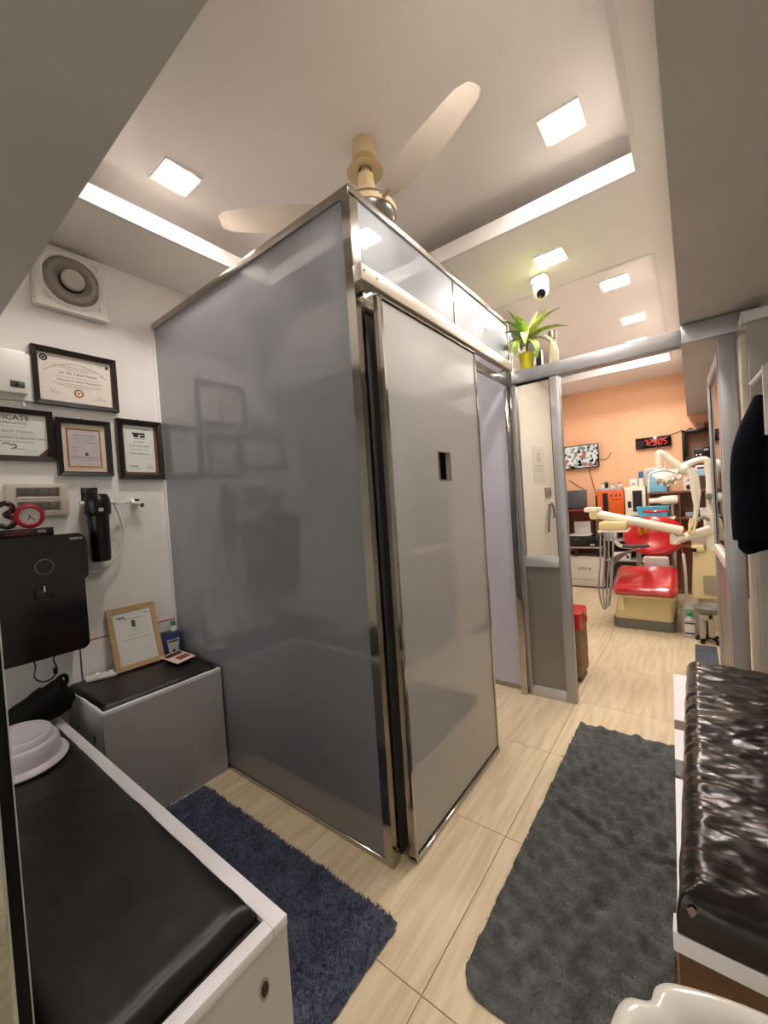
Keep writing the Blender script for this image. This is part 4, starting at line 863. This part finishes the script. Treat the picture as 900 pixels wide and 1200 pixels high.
for k in range(4):
    x = -.715 + .035*k
    limb('instrument_hose', [(x, 4.31, .89), (x-.01, 4.27, .6), (x-.03, 4.24, .36), (-.71+.012*k, 4.22, .18+.015*k), (-.665+.004*k, 4.22, .24), (-.65, 4.30, .42), (-.64, 4.45, .56+.02*k), (-.52+.03*k, 4.62, .66+.012*k)], .0075, mat('grey_hose', '#8f8c86', .4, var=.05), 6, 8)
bm = BM(); prism(bm, rrect(-.545, -.335, 4.28, 4.42, .05), 'z', .745, .765); obj('armrest_tray', bm, mat('dark_grey_tray', '#4b4a45', .4, var=.05), du)
limb('armrest_bracket', [(-.60, 4.36, .80), (-.56, 4.35, .755), (-.47, 4.35, .744)], .018, sm=4)
# lamp post and arms
limb('lamp_post', [(.115, 4.58, 1.0), (.118, 4.60, 1.2), (.122, 4.60, 1.30), (.116, 4.60, 1.44), (.105, 4.60, 1.492), (.06, 4.60, 1.50), (-.02, 4.60, 1.475), (-.06, 4.60, 1.45)], .028, sm=5)
obj('lamp_joint', lathe(BM(), [(0, -.05), (.035, -.045), (.055, -.01), (.055, .02), (.04, .05), (0, .055)], (-.06, 4.60, 1.43), (.8, -.3, .25), 20), CREAMW, du)
limb('lamp_arm', [(-.075, 4.59, 1.435), (-.215, 4.57, 1.595)], [.036, .03])
limb('lamp_fork', [(-.215, 4.57, 1.595), (-.236, 4.565, 1.60), (-.240, 4.56, 1.57), (-.236, 4.555, 1.46), (-.225, 4.555, 1.425)], .026, sm=4)
bm = BM(); lathe(bm, [(.0, .03), (.05, .03), (.095, .012), (.10, .0), (.085, -.012), (.05, -.004), (0, .004)], (0, 0, 0), seg=28); bm.transform(Matrix.Translation((-.185, 4.53, 1.375)) @ Matrix.Rotation(math.radians(38), 4, 'X') @ Matrix.Rotation(math.radians(12), 4, 'Y') @ Matrix.Diagonal((1.15, .8, 1, 1))); hd = obj('lamp_head', bm, CREAMW, du)
for (u, v) in ((-.235, 1.345), (-.185, 1.325), (-.135, 1.345)):
    obj('lamp_reflector', lathe(BM(), [(0, .006), (.022, .012), (.03, .02), (.032, .012), (.026, -.002), (0, -.004)], (u, 4.485, v-.01), (.15, -.8, -.5), 18), mat('chrome', '#d8d5cc', .08, metal=1, var=.02), hd)
limb('lamp_handle', [(-.12, 4.5, 1.40), (-.20, 4.46, 1.43), (-.30, 4.46, 1.41), (-.315, 4.46, 1.35), (-.325, 4.46, 1.235)], .011, sm=5)
limb('lamp_housing', [(-.10, 4.56, 1.40), (-.20, 4.56, 1.41), (-.27, 4.57, 1.43)], [.035, .03], sm=3)
bm = tube(BM(), [(-.012, 4.46, 1.41), (.0, 4.45, 1.38), (.012, 4.44, 1.25), (.022, 4.44, 1.14), (.01, 4.45, .99)], [.034, .018], 12, 4); bm.transform(Matrix.Identity(4)); obj('monitor_bracket', bm, CREAMW, du)
bm = BM(); prism(bm, [(-.03, 1.425), (.0, 1.435), (.045, 1.36), (.055, 1.2), (.035, 1.07), (.005, 1.06), (-.012, 1.2), (-.03, 1.38)], 'y', 4.42, 4.455); bmesh.ops.bevel(bm, geom=bm.edges[:], offset=.006, segments=2, affect='EDGES'); obj('screen_back', bm, CREAMW, du)
bm = BM(); prism(bm, [(.008, 1.27), (.022, 1.23), (.018, 1.18), (.01, 1.215)], 'y', 4.417, 4.42); obj('red_mark', bm, mat('red_print', '#b03038', .5, var=.02), du, smooth=False)
bm = BM(); box(bm, .085, .145, 4.5, 4.62, 1.15, 1.20, .008); obj('clamp', bm, mat('grey_joint', '#8e8a82', .4, var=.05), du)
for k, (x, z) in enumerate(((.0, 1.0), (.02, 1.0), (-.02, .99))):
    limb('handpiece', [(x, 4.45, z), (x-.015, 4.44, z-.06), (x-.05+.02*k, 4.43, z-.14)], .011, CREAM, 4, 8)
limb('suction_hose', [(.02, 4.42, .97), (.06, 4.42, 1.0), (.10, 4.44, .97)], .014, mat('grey_hose', '#8f8c86', .4, var=.05), 4, 8)
limb('suction_hose', [(-.09, 4.42, .68), (-.085, 4.40, .62), (-.08, 4.40, .45), (-.085, 4.41, .18)], .012, mat('pale_grey_hose', '#b9bab6', .4, var=.03), 5, 8)
bm = BM(); box(bm, -.03, .06, 4.40, 4.6, .70, .76, .015); obj('basin_deck', bm, CREAM, du)
bxo('cup_rest', BLACKP, du, -.035, .005, 4.398, 4.43, .70, .735, .003)

# ------------------------------------------------------------------ floor items by the chair
t = thing('sanitiser_bottle', 'clear refill bottle with a green cap on the floor beside the dental chair', 'bottle', (-.065, 4.22, 0))
bm = prism(BM(), rrect(-.105, -.025, 4.19, 4.245, .015), 'z', 0, .15); obj('body', bm, mat('milky_plastic', '#cfcbc2', .3, var=.03, trans=.2), t)
obj('shoulder', lathe(BM(), [(.036, .15), (.03, .165), (.016, .18), (.016, .19), (0, .19)], (-.065, 4.218, 0), seg=20), MATS['milky_plastic'], t)
obj('cap', lathe(BM(), [(.02, .185), (.02, .215), (.016, .22), (0, .22)], (-.065, 4.218, 0), seg=20), mat('bright_green', '#2fa35c', .4, var=.03), t)
bm = BM(); box(bm, -.097, -.033, 4.1885, 4.190, .03, .135); lb_ = obj('label_print', bm, mat('label_white', '#dfd9d2', .5, var=.03), t)
for z in (.122, .037): obj('label_band', box(BM(), -.097, -.033, 4.187, 4.1885, z, z+.012), mat('navy_ink', '#1a2230', .7, var=.05), lb_)
t = thing('water_can', 'white plastic water can behind the green capped bottle', 'container', (-.06, 4.37, 0))
obj('body', prism(BM(), rrect(-.13, .02, 4.30, 4.38, .03), 'z', 0.0, .22), mat('dull_white_plastic', '#a8a49b', .5, var=.03), t)
obj('neck', lathe(BM(), [(.05, .22), (.03, .25), (.024, .27), (0, .27)], (-.06, 4.34, 0), seg=20), MATS['dull_white_plastic'], t)
t = thing('rolling_stool', 'grey dish-topped stool on black legs right of the green capped bottle', 'stool', (.07, 4.15, 0))
obj('seat', lathe(BM(), [(0, .235), (.06, .238), (.095, .265), (.108, .292), (.102, .298), (.085, .285), (.05, .275), (0, .272)], (.065, 4.15, 0), seg=32), mat('grey_vinyl', '#7d7a72', .3, var=.05), t)
obj('bracket', box(BM(), .0, .06, 4.09, 4.14, .19, .237, .005), mat('dull_cream', '#b3aa92', .5, var=.03), t)
obj('column', cyl(BM(), (.065, 4.15, .05), (.065, 4.15, .238), .022), BLACKP, t)
obj('cylinder', cyl(BM(), (.018, 4.1, .045), (.018, 4.1, .19), .020), mat('dull_cream', '#b3aa92', .5, var=.03), t)
obj('cylinder', cyl(BM(), (.075, 4.1, .06), (.075, 4.1, .2), .020), MATS['dull_cream'], t)
for k in range(5):
    a = 2*PI*k/5 + .3; e = Vector((.065+.085*math.cos(a), 4.15+.085*math.sin(a), .03)); lg = obj('leg', tube(BM(), [(.065, 4.15, .055), tuple(e)], .013, 8), BLACKP, t); obj('caster', lathe(BM(), [(0, -.01), (.016, -.01), (.016, .01), (0, .01)], (e.x, e.y, .0165), (-math.sin(a), math.cos(a), 0), 14), BLACKP, lg)
t = tag(obj('door_mat', box(BM(), -.035, .10, 3.50, 4.02, .0005, .012, .004), mat('blue_grey_mat', '#4b525c', .95, var=.3, vscale=40, bump=.6, bscale=150)), 'small blue grey mat on the floor by the open door leaf', 'mat')
t = thing('red_stool', 'red cushioned stool with a woven side just behind the partition post', 'stool', (-.74, 3.02, 0))
obj('seat', prism(BM(), rrect(-.9, -.635, 2.90, 3.16, .03), 'z', .365, .47), RED, t)
for k in range(4): obj('woven_band', prism(BM(), rrect(-.893, -.642, 2.905, 3.155, .02), 'z', .04+.081*k, .118+.081*k), mat('tan_weave', '#8f7350', .8, var=.25, vscale=60), t)
obj('foot', prism(BM(), rrect(-.88, -.66, 2.93, 3.14, .02), 'z', 0.0, .04), BLACKP, t)

# ------------------------------------------------------------------ back wall: shelves and equipment
ws = thing('equipment_stand', 'dark stand with a red top carrying the laptop and printer by the back wall', 'stand', (-1.17, 6.0, 0))
RT = mat('red_brown_top', '#8d2a26', .45, var=.08)
bxo('top', RT, ws, -1.40, -1.075, 5.86, 6.17, 1.02, 1.045, .004); bxo('back_board', mat('red_brown_board', '#7a3a30', .6, var=.1), ws, -1.40, -1.075, 6.16, 6.175, .42, 1.02)
bxo('shelf', mat('grey_shelf', '#a79f98', .5, var=.04), ws, -1.40, -.965, 5.86, 6.16, .525, .545, .004)
for x in (-1.30, -1.03): bxo('leg', BLACKP, ws, x, x+.03, 5.88, 5.91, .412, .525, .002)
for x in (-1.40, -1.10): bxo('upright', BLACKP, ws, x, x+.02, 6.12, 6.15, .545, 1.02, .002)
t = thing('white_cabinet', 'low white box cabinet with black lettering on the floor by the back wall', 'cabinet', (-1.18, 6.0, 0))
bxo('body', mat('off_white_metal', '#cfc8bd', .45, var=.03), t, -1.40, -.958, 5.86, 6.18, .022, .395, .006)
bxo('plinth', mat('dark_plinth', '#55504a', .6, var=.05), t, -1.395, -.963, 5.87, 6.18, 0, .022)
text('lettering', 'OTF 8', .06, INK, t, FR((-1.19, 5.8595, .25), (1, 0, 0), (0, 0, 1)), ext=.0008)
bxo('drawer_line', mat('dark_plinth', '#55504a', .6, var=.05), t, -1.39, -1.06, 5.8588, 5.860, .11, .114)
bxo('top_lid', MATS['off_white_metal'], t, -1.403, -.955, 5.855, 6.18, .395, .408, .003)
t = thing('printer', 'black inkjet printer with white paper on the middle shelf', 'printer', (-1.17, 6.0, .545))
bxo('body', BLACKG, t, -1.37, -.975, 5.87, 6.12, .547, .69, .012); bxo('lid', mat('white_lid', '#d9d6d0', .4, var=.02), t, -1.365, -1.10, 5.865, 6.08, .69, .706, .004)
q = BM(); box(q, -1.325, -1.125, 6.06, 6.072, .70, .87); obj('paper_stack', q, mat('white_paper', '#d9d6d0', .6, var=.02), t)
bxo('tray_label', WPLAS, t, -1.10, -1.05, 5.868, 5.871, .565, .58); bxo('silver_line', BRUSH, t, -1.30, -1.235, 5.868, 5.871, .645, .65)
t = thing('laptop', 'dark grey open laptop seen from behind on the red topped stand', 'laptop', (-1.24, 5.98, 1.045))
bxo('base', mat('dark_grey_shell', '#3a3b3d', .4, metal=.3, var=.04), t, -1.39, -1.12, 5.96, 6.14, 1.0465, 1.062, .004)
q = BM(); box(q, -1.39, -1.13, -.006, .006, 0, .245, .004); obj('screen_lid', q, mat('slate_shell', '#4c4f54', .4, metal=.2, var=.04), t, Matrix.Translation((0, 5.955, 1.06)) @ Matrix.Rotation(math.radians(-8), 4, 'X'))
# rack with black devices
rk = thing('storage_rack', 'dark equipment rack behind the instrument hoses', 'rack', (-.70, 6.0, 0))
for x in (-.955, -.46): 
    for yy in (5.90, 6.15): bxo('upright', mat('maroon_metal', '#5a2a26', .5, var=.1), rk, x, x+.02, yy, yy+.02, 0, .945, .002)
for z in (.36, .62, .925): bxo('shelf', mat('grey_shelf', '#a79f98', .5, var=.04), rk, -.955, -.44, 5.89, 6.175, z, z+.02, .003)
bxo('back_board', mat('black_board', '#0b0e0d', .4, var=.1), rk, -.935, -.46, 6.172, 6.178, .02, .925)
bxo('kick_board', BLACKP, rk, -.933, -.462, 5.93, 5.94, .0, .36)
def gadget(name, label, cat, m, x0, x1, y0, y1, z0, z1, extra=(), bev=.004):
    t = thing(name, label, cat, ((x0+x1)/2, (y0+y1)/2, z0)); bxo('body', m, t, x0, x1, y0, y1, z0, z1, bev)
    for (n, mm, a, b, c, d, e, f) in extra: bxo(n, mm, t, a, b, c, d, e, f)
    return t
gadget('white_device', 'small white device with a black knob on the lower rack shelf', 'device', WPLAS, -.86, -.66, 5.91, 6.08, .3805, .47, [('knob', BLACKP, -.70, -.675, 5.905, 5.91, .40, .44), ('panel', BRUSH, -.84, -.80, 5.906, 5.91, .40, .42)])
gadget('small_carton', 'small pale carton on the middle rack shelf', 'carton', mat('pale_blue_card', '#aeb6be', .6, var=.1), -.92, -.80, 5.92, 6.06, .6405, .73, [('print_band', INKG, -.915, -.805, 5.917, 5.92, .66, .67)])
t = gadget('orange_box_device', 'orange fronted box unit with a dark slot on the back wall rack', 'device', mat('orange_gloss', '#dd5f1c', .35, var=.04), -1.0, -.70, 5.92, 6.12, .947, 1.275, [('slot', BLACKP, -.935, -.875, 5.914, 5.92, .99, 1.24), ('vent', BLACKP, -1.028, -1.002, 5.96, 6.1, 1.02, 1.22)])
strips(t, FR((-.785, 5.9195, 1.205), (1, 0, 0), (0, 0, 1)), [(-.06, -.042, 0, .03), (-.018, -.010, 0, .026), (0, .012, 0, .03), (.04, .055, 0, .03)], mat('maroon', '#2d1012', .35, var=.1), 'lettering')
strips(t, FR((-.785, 5.9195, 1.15), (1, 0, 0), (0, 0, 1)), [(-.05, .05, 0, .008)], MATS['maroon'], 'small_print')
t = gadget('cream_tower', 'cream tower unit with a tall black louvred panel beside the orange box', 'device', CREAMW, -.685, -.465, 5.90, 6.12, .947, 1.30)
lp = bxo('louvre_panel', BLACKP, t, -.60, -.50, 5.894, 5.90, .99, 1.25)
for k in range(7): bxo('louvre', mat('dark_slat', '#26221f', .4, var=.1), lp, -.598, -.502, 5.888, 5.894, 1.0+.036*k, 1.018+.036*k)
bxo('black_button', BLACKP, t, -.655, -.618, 5.895, 5.90, 1.04, 1.12)
gadget('flat_tray', 'flat pale blue tray lying on the orange box', 'tray', mat('pale_blue_plastic', '#9fb2c4', .4, var=.04), -.985, -.72, 5.94, 6.1, 1.276, 1.305, [('rim', BLACKP, -.995, -.983, 5.94, 6.1, 1.276, 1.30)], .003)
for k, (x, m, lb, h) in enumerate(((-.90, BLACKP, 'small black jar', .09), (-.94, CREAMW, 'small cream jar', .07), (-.83, CREAMW, 'low cream pot', .05), (-.745, CREAMW, 'cream lidded pot', .06))):
    t = thing('jar', lb + ' standing on the flat tray', 'jar', (x, 6.02, 1.3055))
    obj('body', lathe(BM(), [(0, 0), (.022, 0), (.024, h*.6), (.018, h*.75), (0, h*.75)], (x, 6.02, 1.3055), seg=18), m, t); obj('lid', lathe(BM(), [(.02, h*.75), (.02, h), (0, h)], (x, 6.02, 1.3055), seg=18), mat('grey_joint', '#8e8a82', .4, var=.05), t)
t = gadget('white_carton', 'small white carton on top of the cream tower', 'carton', WPLAS, -.63, -.545, 5.96, 6.05, 1.3005, 1.40, [('print_mark', INKG, -.605, -.57, 5.958, 5.96, 1.33, 1.345)])
t = thing('blue_bottle', 'blue and white bottle on top of the cream tower', 'bottle', (-.51, 6.0, 1.30))
obj('body', lathe(BM(), [(0, 0), (.026, 0), (.028, .08), (.026, .1)], (-.51, 6.0, 1.3005), seg=18), WPLAS, t); obj('cap', lathe(BM(), [(.026, .1), (.026, .18), (.022, .185), (0, .185)], (-.51, 6.0, 1.3005), seg=18), mat('mid_blue', '#2f7bb4', .4, var=.03), t)
# counter on the right of the back wall
ctr = thing('back_counter', 'brown shelved counter behind the dental unit', 'counter', (0, 6.0, 0))
BR2 = mat('brown_laminate', '#7c4a36', .5, var=.12)
for z in (.0, .55, .88, 1.19, ): bxo('shelf', BR2, ctr, -.43, .54, 5.88, 6.18, z+.001, z+.025, .003)
for x in (-.43, -.14, .20, .52): bxo('upright', BR2, ctr, x, x+.018, 5.89, 6.18, .026, 1.19, .002)
bxo('back_board', mat('pink_brown_board', '#a5745c', .6, var=.08), ctr, -.41, .52, 6.165, 6.178, .03, 1.19)
t = thing('blue_drawer_box', 'pale blue plastic drawer box with a white lid on the back counter', 'drawer box', (-.35, 6.05, 1.216))
bxo('body', mat('sky_blue_plastic', '#7cc3e2', .35, var=.03), t, -.455, -.25, 5.97, 6.15, 1.2165, 1.475, .006); bxo('lid', WPLAS, t, -.46, -.245, 5.965, 6.15, 1.475, 1.52, .006); bxo('drawer_line', mat('pale_line', '#c9e2ee', .4, var=.02), t, -.45, -.255, 5.968, 5.97, 1.36, 1.368)
t = thing('cyan_tray', 'cyan plastic tub standing behind the dental chair headrest', 'tub', (-.35, 5.05, 0))
bm = BM(); a0 = rrect(-.475, -.225, 5.17, 5.31, .02); a1 = rrect(-.50, -.205, 5.15, 5.33, .025)
A_ = [bm.verts.new((x, y, .955)) for x, y in a0]; B2 = [bm.verts.new((x, y, 1.075)) for x, y in a1]; C_ = [bm.verts.new((-.352+(x+.352)*.94, 5.24+(y-5.24)*.9, 1.07)) for x, y in a1]; D_ = [bm.verts.new((-.352+(x+.352)*.9, 5.24+(y-5.24)*.86, .97)) for x, y in a0]
for P_, Q_ in ((A_, B2), (B2, C_), (C_, D_)):
    for i in range(len(P_)): j = (i+1) % len(P_); bm.faces.new((P_[i], P_[j], Q_[j], Q_[i]))
bm.faces.new(A_[::-1]); bm.faces.new(D_); obj('tub', bm, mat('cyan_plastic', '#4fb4d6', .35, var=.03), t)
t = thing('instrument_trolley', 'small cream trolley behind the red backrest carrying the cyan tub', 'trolley', (-.35, 5.2, 0))
bxo('top', CREAMW, t, -.52, -.16, 5.08, 5.36, .93, .954, .006); bxo('shelf', CREAMW, t, -.50, -.18, 5.10, 5.34, .4, .42, .004)
for x in (-.51, -.19):
    for yy in (5.09, 5.33): obj('leg', cyl(BM(), (x+.01, yy+.01, 0), (x+.01, yy+.01, .93), .012), BRUSH, t)
t = thing('cream_head_device', 'long cream cylindrical device lying across the counter behind the lamp', 'device', (-.3, 5.95, 1.19))
obj('barrel', lathe(BM(), [(0, 0), (.03, 0), (.035, .1), (.05, .13), (.055, .24), (.045, .28), (0, .285)], (-.42, 5.80, 1.115), (1, -.05, .02), 20), CREAMW, t)
obj('post', tube(BM(), [(-.2, 5.80, 1.10), (-.2, 5.84, 1.0), (-.2, 5.90, .93), (-.2, 5.91, .9065)], .012, 10, 4), CREAMW, t)
obj('base', cyl(BM(), (-.2, 5.93, .9058), (-.2, 5.93, .92), .04), CREAMW, t)
t = gadget('white_socket_box', 'upright white box with two black openings on the counter', 'device', WPLAS, -.085, .015, 5.93, 6.05, 1.2165, 1.37)
for z, r_ in ((1.335, .012), (1.255, .028)): obj('opening', lathe(BM(), [(0, 0), (r_, 0), (r_, .004), (0, .004)], (-.035, 5.93, z), (0, -1, 0), 18), BLACKP, t)
# black wall shelf with amplifier
t = thing('wall_shelf', 'black open box shelf high on the orange wall', 'shelf', (.05, 6.05, 1.57))
for n, a in (('side', (-.08, -.05, 1.58, 1.92)), ('side', (.28, .31, 1.58, 1.92)), ('top', (-.08, .31, 1.89, 1.92)), ('bottom', (-.08, .31, 1.565, 1.60))): bxo(n, BLACKP, t, a[0], a[1], 5.97, 6.198, a[2], a[3], .003)
bxo('back', mat('peach_board', '#b98a6c', .6, var=.1), t, -.05, .28, 6.185, 6.198, 1.6, 1.89)
t = gadget('amplifier', 'black stereo amplifier with white knobs inside the wall shelf', 'amplifier', BLACKP, .02, .25, 5.985, 6.15, 1.6005, 1.70, [('silver_edge', BRUSH, .02, .024, 5.982, 5.985, 1.602, 1.698), ('display', mat('pale_display', '#c8ccc8', .3, var=.05), .12, .16, 5.982, 5.985, 1.665, 1.68)])
for k in range(2): obj('knob', lathe(BM(), [(0, 0), (.011, 0), (.010, .01), (0, .01)], (.05+.035*k, 5.985, 1.622), (0, -1, 0), 14), WPLAS, t)
t = gadget('white_console', 'white and blue console with a dark display on the back counter', 'device', mat('cool_white', '#d3dde6', .35, var=.02), .03, .21, 5.95, 6.1, 1.37, 1.50, [('display', BLACKP, .05, .11, 5.946, 5.95, 1.455, 1.475), ('blue_panel', mat('pale_blue_panel', '#9cc3de', .4, var=.04), .04, .20, 5.947, 5.95, 1.39, 1.44)], .02)
bxo('riser', mat('dark_riser', '#4a3a33', .6, var=.1), t, .04, .20, 5.96, 6.1, 1.2165, 1.37)
t = gadget('pink_box', 'small pink box on top of the wall shelf', 'box', mat('pink_card', '#c98f78', .6, var=.06), .06, .13, 6.02, 6.15, 1.9205, 2.01)
t = gadget('brown_box', 'dark brown box on top of the wall shelf beside the pink box', 'box', mat('brown_card', '#5a3c30', .6, var=.1), .145, .25, 6.0, 6.15, 1.9205, 1.99)
t = thing('black_dome_item', 'small black domed item on the end of the wall shelf', 'ornament', (0, 6.05, 1.92))
obj('dome', lathe(BM(), [(.035, 0), (.03, .015), (.015, .026), (0, .03)], (.0, 6.06, 1.9205), seg=20), BLACKP, t); obj('base', lathe(BM(), [(.04, 0), (.04, .004), (0, .004)], (.0, 6.06, 1.9203), seg=20), WPLAS, t)
# counter clutter
for k, (x, z, m, lb, wd, hh) in enumerate(((-.02, .906, 'pale_blue_plastic', 'pale blue kidney dish on the counter shelf', .12, .05), (.10, .906, 'white_plastic', 'white carton on the counter shelf under the console', .09, .1), (-.33, .906, 'pink_card', 'pink box on the counter shelf behind the chair', .08, .08), (.03, .576, 'pale_grey_plastic', 'grey drum on the lower counter shelf', .14, .14), (.3, .576, 'brown_card', 'brown carton on the lower counter shelf', .12, .15))):
    gadget('shelf_item', lb, 'container', MATS[m], x-wd/2, x+wd/2, 5.93, 6.05, z, z+hh, [('lid_line', INKG, x-wd/2+.005, x+wd/2-.005, 5.928, 5.93, z+hh*.7, z+hh*.72)], .008)
# television
tv = thing('television', 'wall-mounted screen showing a black and white collage on the orange wall', 'television', (-1.2, 6.15, 1.6))
tm_ = BW(-1.21, 1.762, 6.16)
bm = BM(); box(bm, -.225, .225, -.16, .16, 0, .035, .005); obj('housing', bm, BLACKP, tv, tm_)
def screen_mat():
    m = bpy.data.materials.new('screen_picture'); m.use_nodes = True; nt = m.node_tree; nt.nodes.remove(nt.nodes['Principled BSDF'])
    g = nt.nodes.new('ShaderNodeNewGeometry'); v = nt.nodes.new('ShaderNodeTexVoronoi'); v.inputs['Scale'].default_value = 26; v.distance = 'MANHATTAN'
    n = nt.nodes.new('ShaderNodeTexNoise'); n.inputs['Scale'].default_value = 9
    nt.links.new(g.outputs['Position'], v.inputs['Vector']); nt.links.new(g.outputs['Position'], n.inputs['Vector'])
    sx = nt.nodes.new('ShaderNodeSeparateColor'); nt.links.new(v.outputs['Color'], sx.inputs[0])
    ra = nt.nodes.new('ShaderNodeValToRGB'); ra.color_ramp.interpolation = 'CONSTANT'; e = ra.color_ramp.elements
    e[0].color = (.02, .02, .02, 1); e[1].position = .22; e[1].color = (.3, .29, .27, 1)
    for p, c in ((.36, (.85, .82, .72, 1)), (.7, (.5, .2, .15, 1)), (.76, (.38, .45, .25, 1)), (.82, (.9, .88, .8, 1))):
        q = e.new(p); q.color = c
    nt.links.new(sx.outputs[0], ra.inputs[0])
    em_ = nt.nodes.new('ShaderNodeEmission'); em_.inputs[1].default_value = .32; nt.links.new(ra.outputs[0], em_.inputs[0])
    nt.links.new(em_.outputs[0], nt.nodes['Material Output'].inputs[0]); return m
bm = BM(); box(bm, -.212, .212, -.147, .147, .035, .0358); obj('screen', bm, screen_mat(), tv, tm_, smooth=False)
bxo('wall_bracket', BLACKP, tv, -1.28, -1.14, 6.16, 6.199, 1.7, 1.82)
for n, pts in (('television_cable', [(-1.13, 6.19, 1.6), (-1.10, 6.19, 1.45), (-1.07, 6.19, 1.30), (-1.03, 6.18, 1.18)]), ('looped_cable', [(-.985, 6.19, 1.70), (-.93, 6.19, 1.69), (-.88, 6.19, 1.72), (-.85, 6.19, 1.78)]), ('wall_cable', [(-1.40, 6.19, 1.46), (-1.30, 6.19, 1.38), (-1.18, 6.19, 1.29)]), ('clock_cable', [(-.19, 6.19, 1.915), (-.13, 6.19, 1.93), (-.07, 6.19, 1.955)])):
    tag(obj(n, tube(BM(), pts, .004, 6, 5), mat('cable_dark', '#3a2a22', .6, var=.1)), {'television_cable': 'dark cable hanging below the television', 'looped_cable': 'thin cable curving out right of the television', 'wall_cable': 'dark cable slanting down the wall towards the laptop', 'clock_cable': 'thin cable from the red digit clock to the black wall shelf'}[n], 'cable')
# LED clock 7:29:05
lc = thing('digital_clock', 'black wall clock with glowing red digits on the orange wall', 'clock', (-.375, 6.17, 1.77))
km = BW(-.375, 1.842, 6.17)
bm = BM(); box(bm, -.188, .188, -.069, .069, 0, .03, .004); obj('housing', bm, BLACKG, lc, km)
SEG = {'7': 'abc', '2': 'abged', '9': 'abcdfg', '0': 'abcdef', '5': 'afgcd'}
LEDM = emitter('led_red', (1, .05, .04), .8)
def digit(ch, u, v, wd, hh):
    bm = BM(); th = .0062
    def hs(vv): box(bm, u+th*.8, u+wd-th*.8, vv-th/2, vv+th/2, .03, .0315)
    def vs_(uu, v0, v1): box(bm, uu-th/2, uu+th/2, v0+th*.5, v1-th*.5, .03, .0315)
    for s_ in SEG[ch]:
        if s_ == 'a': hs(v+hh)
        if s_ == 'g': hs(v+hh/2)
        if s_ == 'd': hs(v)
        if s_ == 'f': vs_(u, v+hh/2, v+hh)
        if s_ == 'b': vs_(u+wd, v+hh/2, v+hh)
        if s_ == 'e': vs_(u, v, v+hh/2)
        if s_ == 'c': vs_(u+wd, v, v+hh/2)
    bm.transform(Matrix(((1, .14, 0, 0), (0, 1, 0, 0), (0, 0, 1, 0), (0, 0, 0, 1))))
    obj('digit', bm, LEDM, lc, km, smooth=False)
for ch, u in (('7', -.095), ('2', -.045), ('9', .002), ('0', .062), ('5', .11)): digit(ch, u, -.032, .032, .066)
for u in (-.056, .047):
    bm = BM()
    for v in (-.014, .014): box(bm, u-.003, u+.003, v-.004, v+.004, .03, .0315)
    obj('colon', bm, LEDM, lc, km, smooth=False)
bm = BM(); frame_ring(bm, -.15, -.118, -.032, .034, .004, .03, .0305); obj('unlit_digit', bm, mat('dim_led', '#4a1214', .5, var=.05), lc, km, smooth=False)
# things on the side wall behind the frosted pane
t = thing('wall_notice', 'pale notice with a round emblem behind the frosted pane', 'notice', (-1.435, 5.0, 1.4))
nm = FR((-1.438, 4.95, 1.62), (0, 1, 0), (0, 0, 1))
bm = BM(); box(bm, -.22, .22, -.2, .22, 0, .004); obj('sheet', bm, mat('white_paper', '#d9d6d0', .6, var=.02), t, nm)
obj('emblem', lathe(BM(), [(.045, .004), (.055, .004), (.055, .006), (.045, .006), (.045, .004)], (0, .1, 0), seg=24), INKG, t, nm)
strips(t, nm, [(-.16, .16, 0, .006), (-.16, .16, -.03, .006), (-.16, .12, -.06, .006)], INKG, n0=.004)
t = thing('wall_socket', 'grey wall socket below the notice behind the frosted pane', 'socket', (-1.435, 5.25, 1.25))
nm = FR((-1.438, 5.25, 1.30), (0, 1, 0), (0, 0, 1))
bm = BM(); box(bm, -.11, .11, -.06, .06, 0, .02, .004); obj('plate', bm, mat('grey_plastic', '#8f8882', .5, var=.03), t, nm)
obj('outlet', lathe(BM(), [(0, .02), (.025, .02), (.025, .025), (0, .025)], (.04, 0, 0), seg=18), BLACKP, t, nm)
t = thing('hanging_stethoscope', 'black tubed stethoscope hanging below the socket behind the frosted pane', 'stethoscope', (-1.41, 5.25, 1.05))
obj('hook', tube(BM(), [(-1.438, 5.26, 1.14), (-1.40, 5.26, 1.14), (-1.395, 5.26, 1.16)], .01, 8), BRUSH, t)
obj('tube', tube(BM(), [(-1.40, 5.08, .82), (-1.40, 5.12, .98), (-1.40, 5.2, 1.12), (-1.40, 5.26, 1.155), (-1.40, 5.33, 1.12), (-1.40, 5.36, 1.02)], .012, 8, 5), BLACKP, t)
obj('chest_piece', lathe(BM(), [(0, 0), (.03, 0), (.03, .02), (0, .022)], (-1.41, 5.36, 1.0), (1, 0, 0), 18), BRUSH, t)
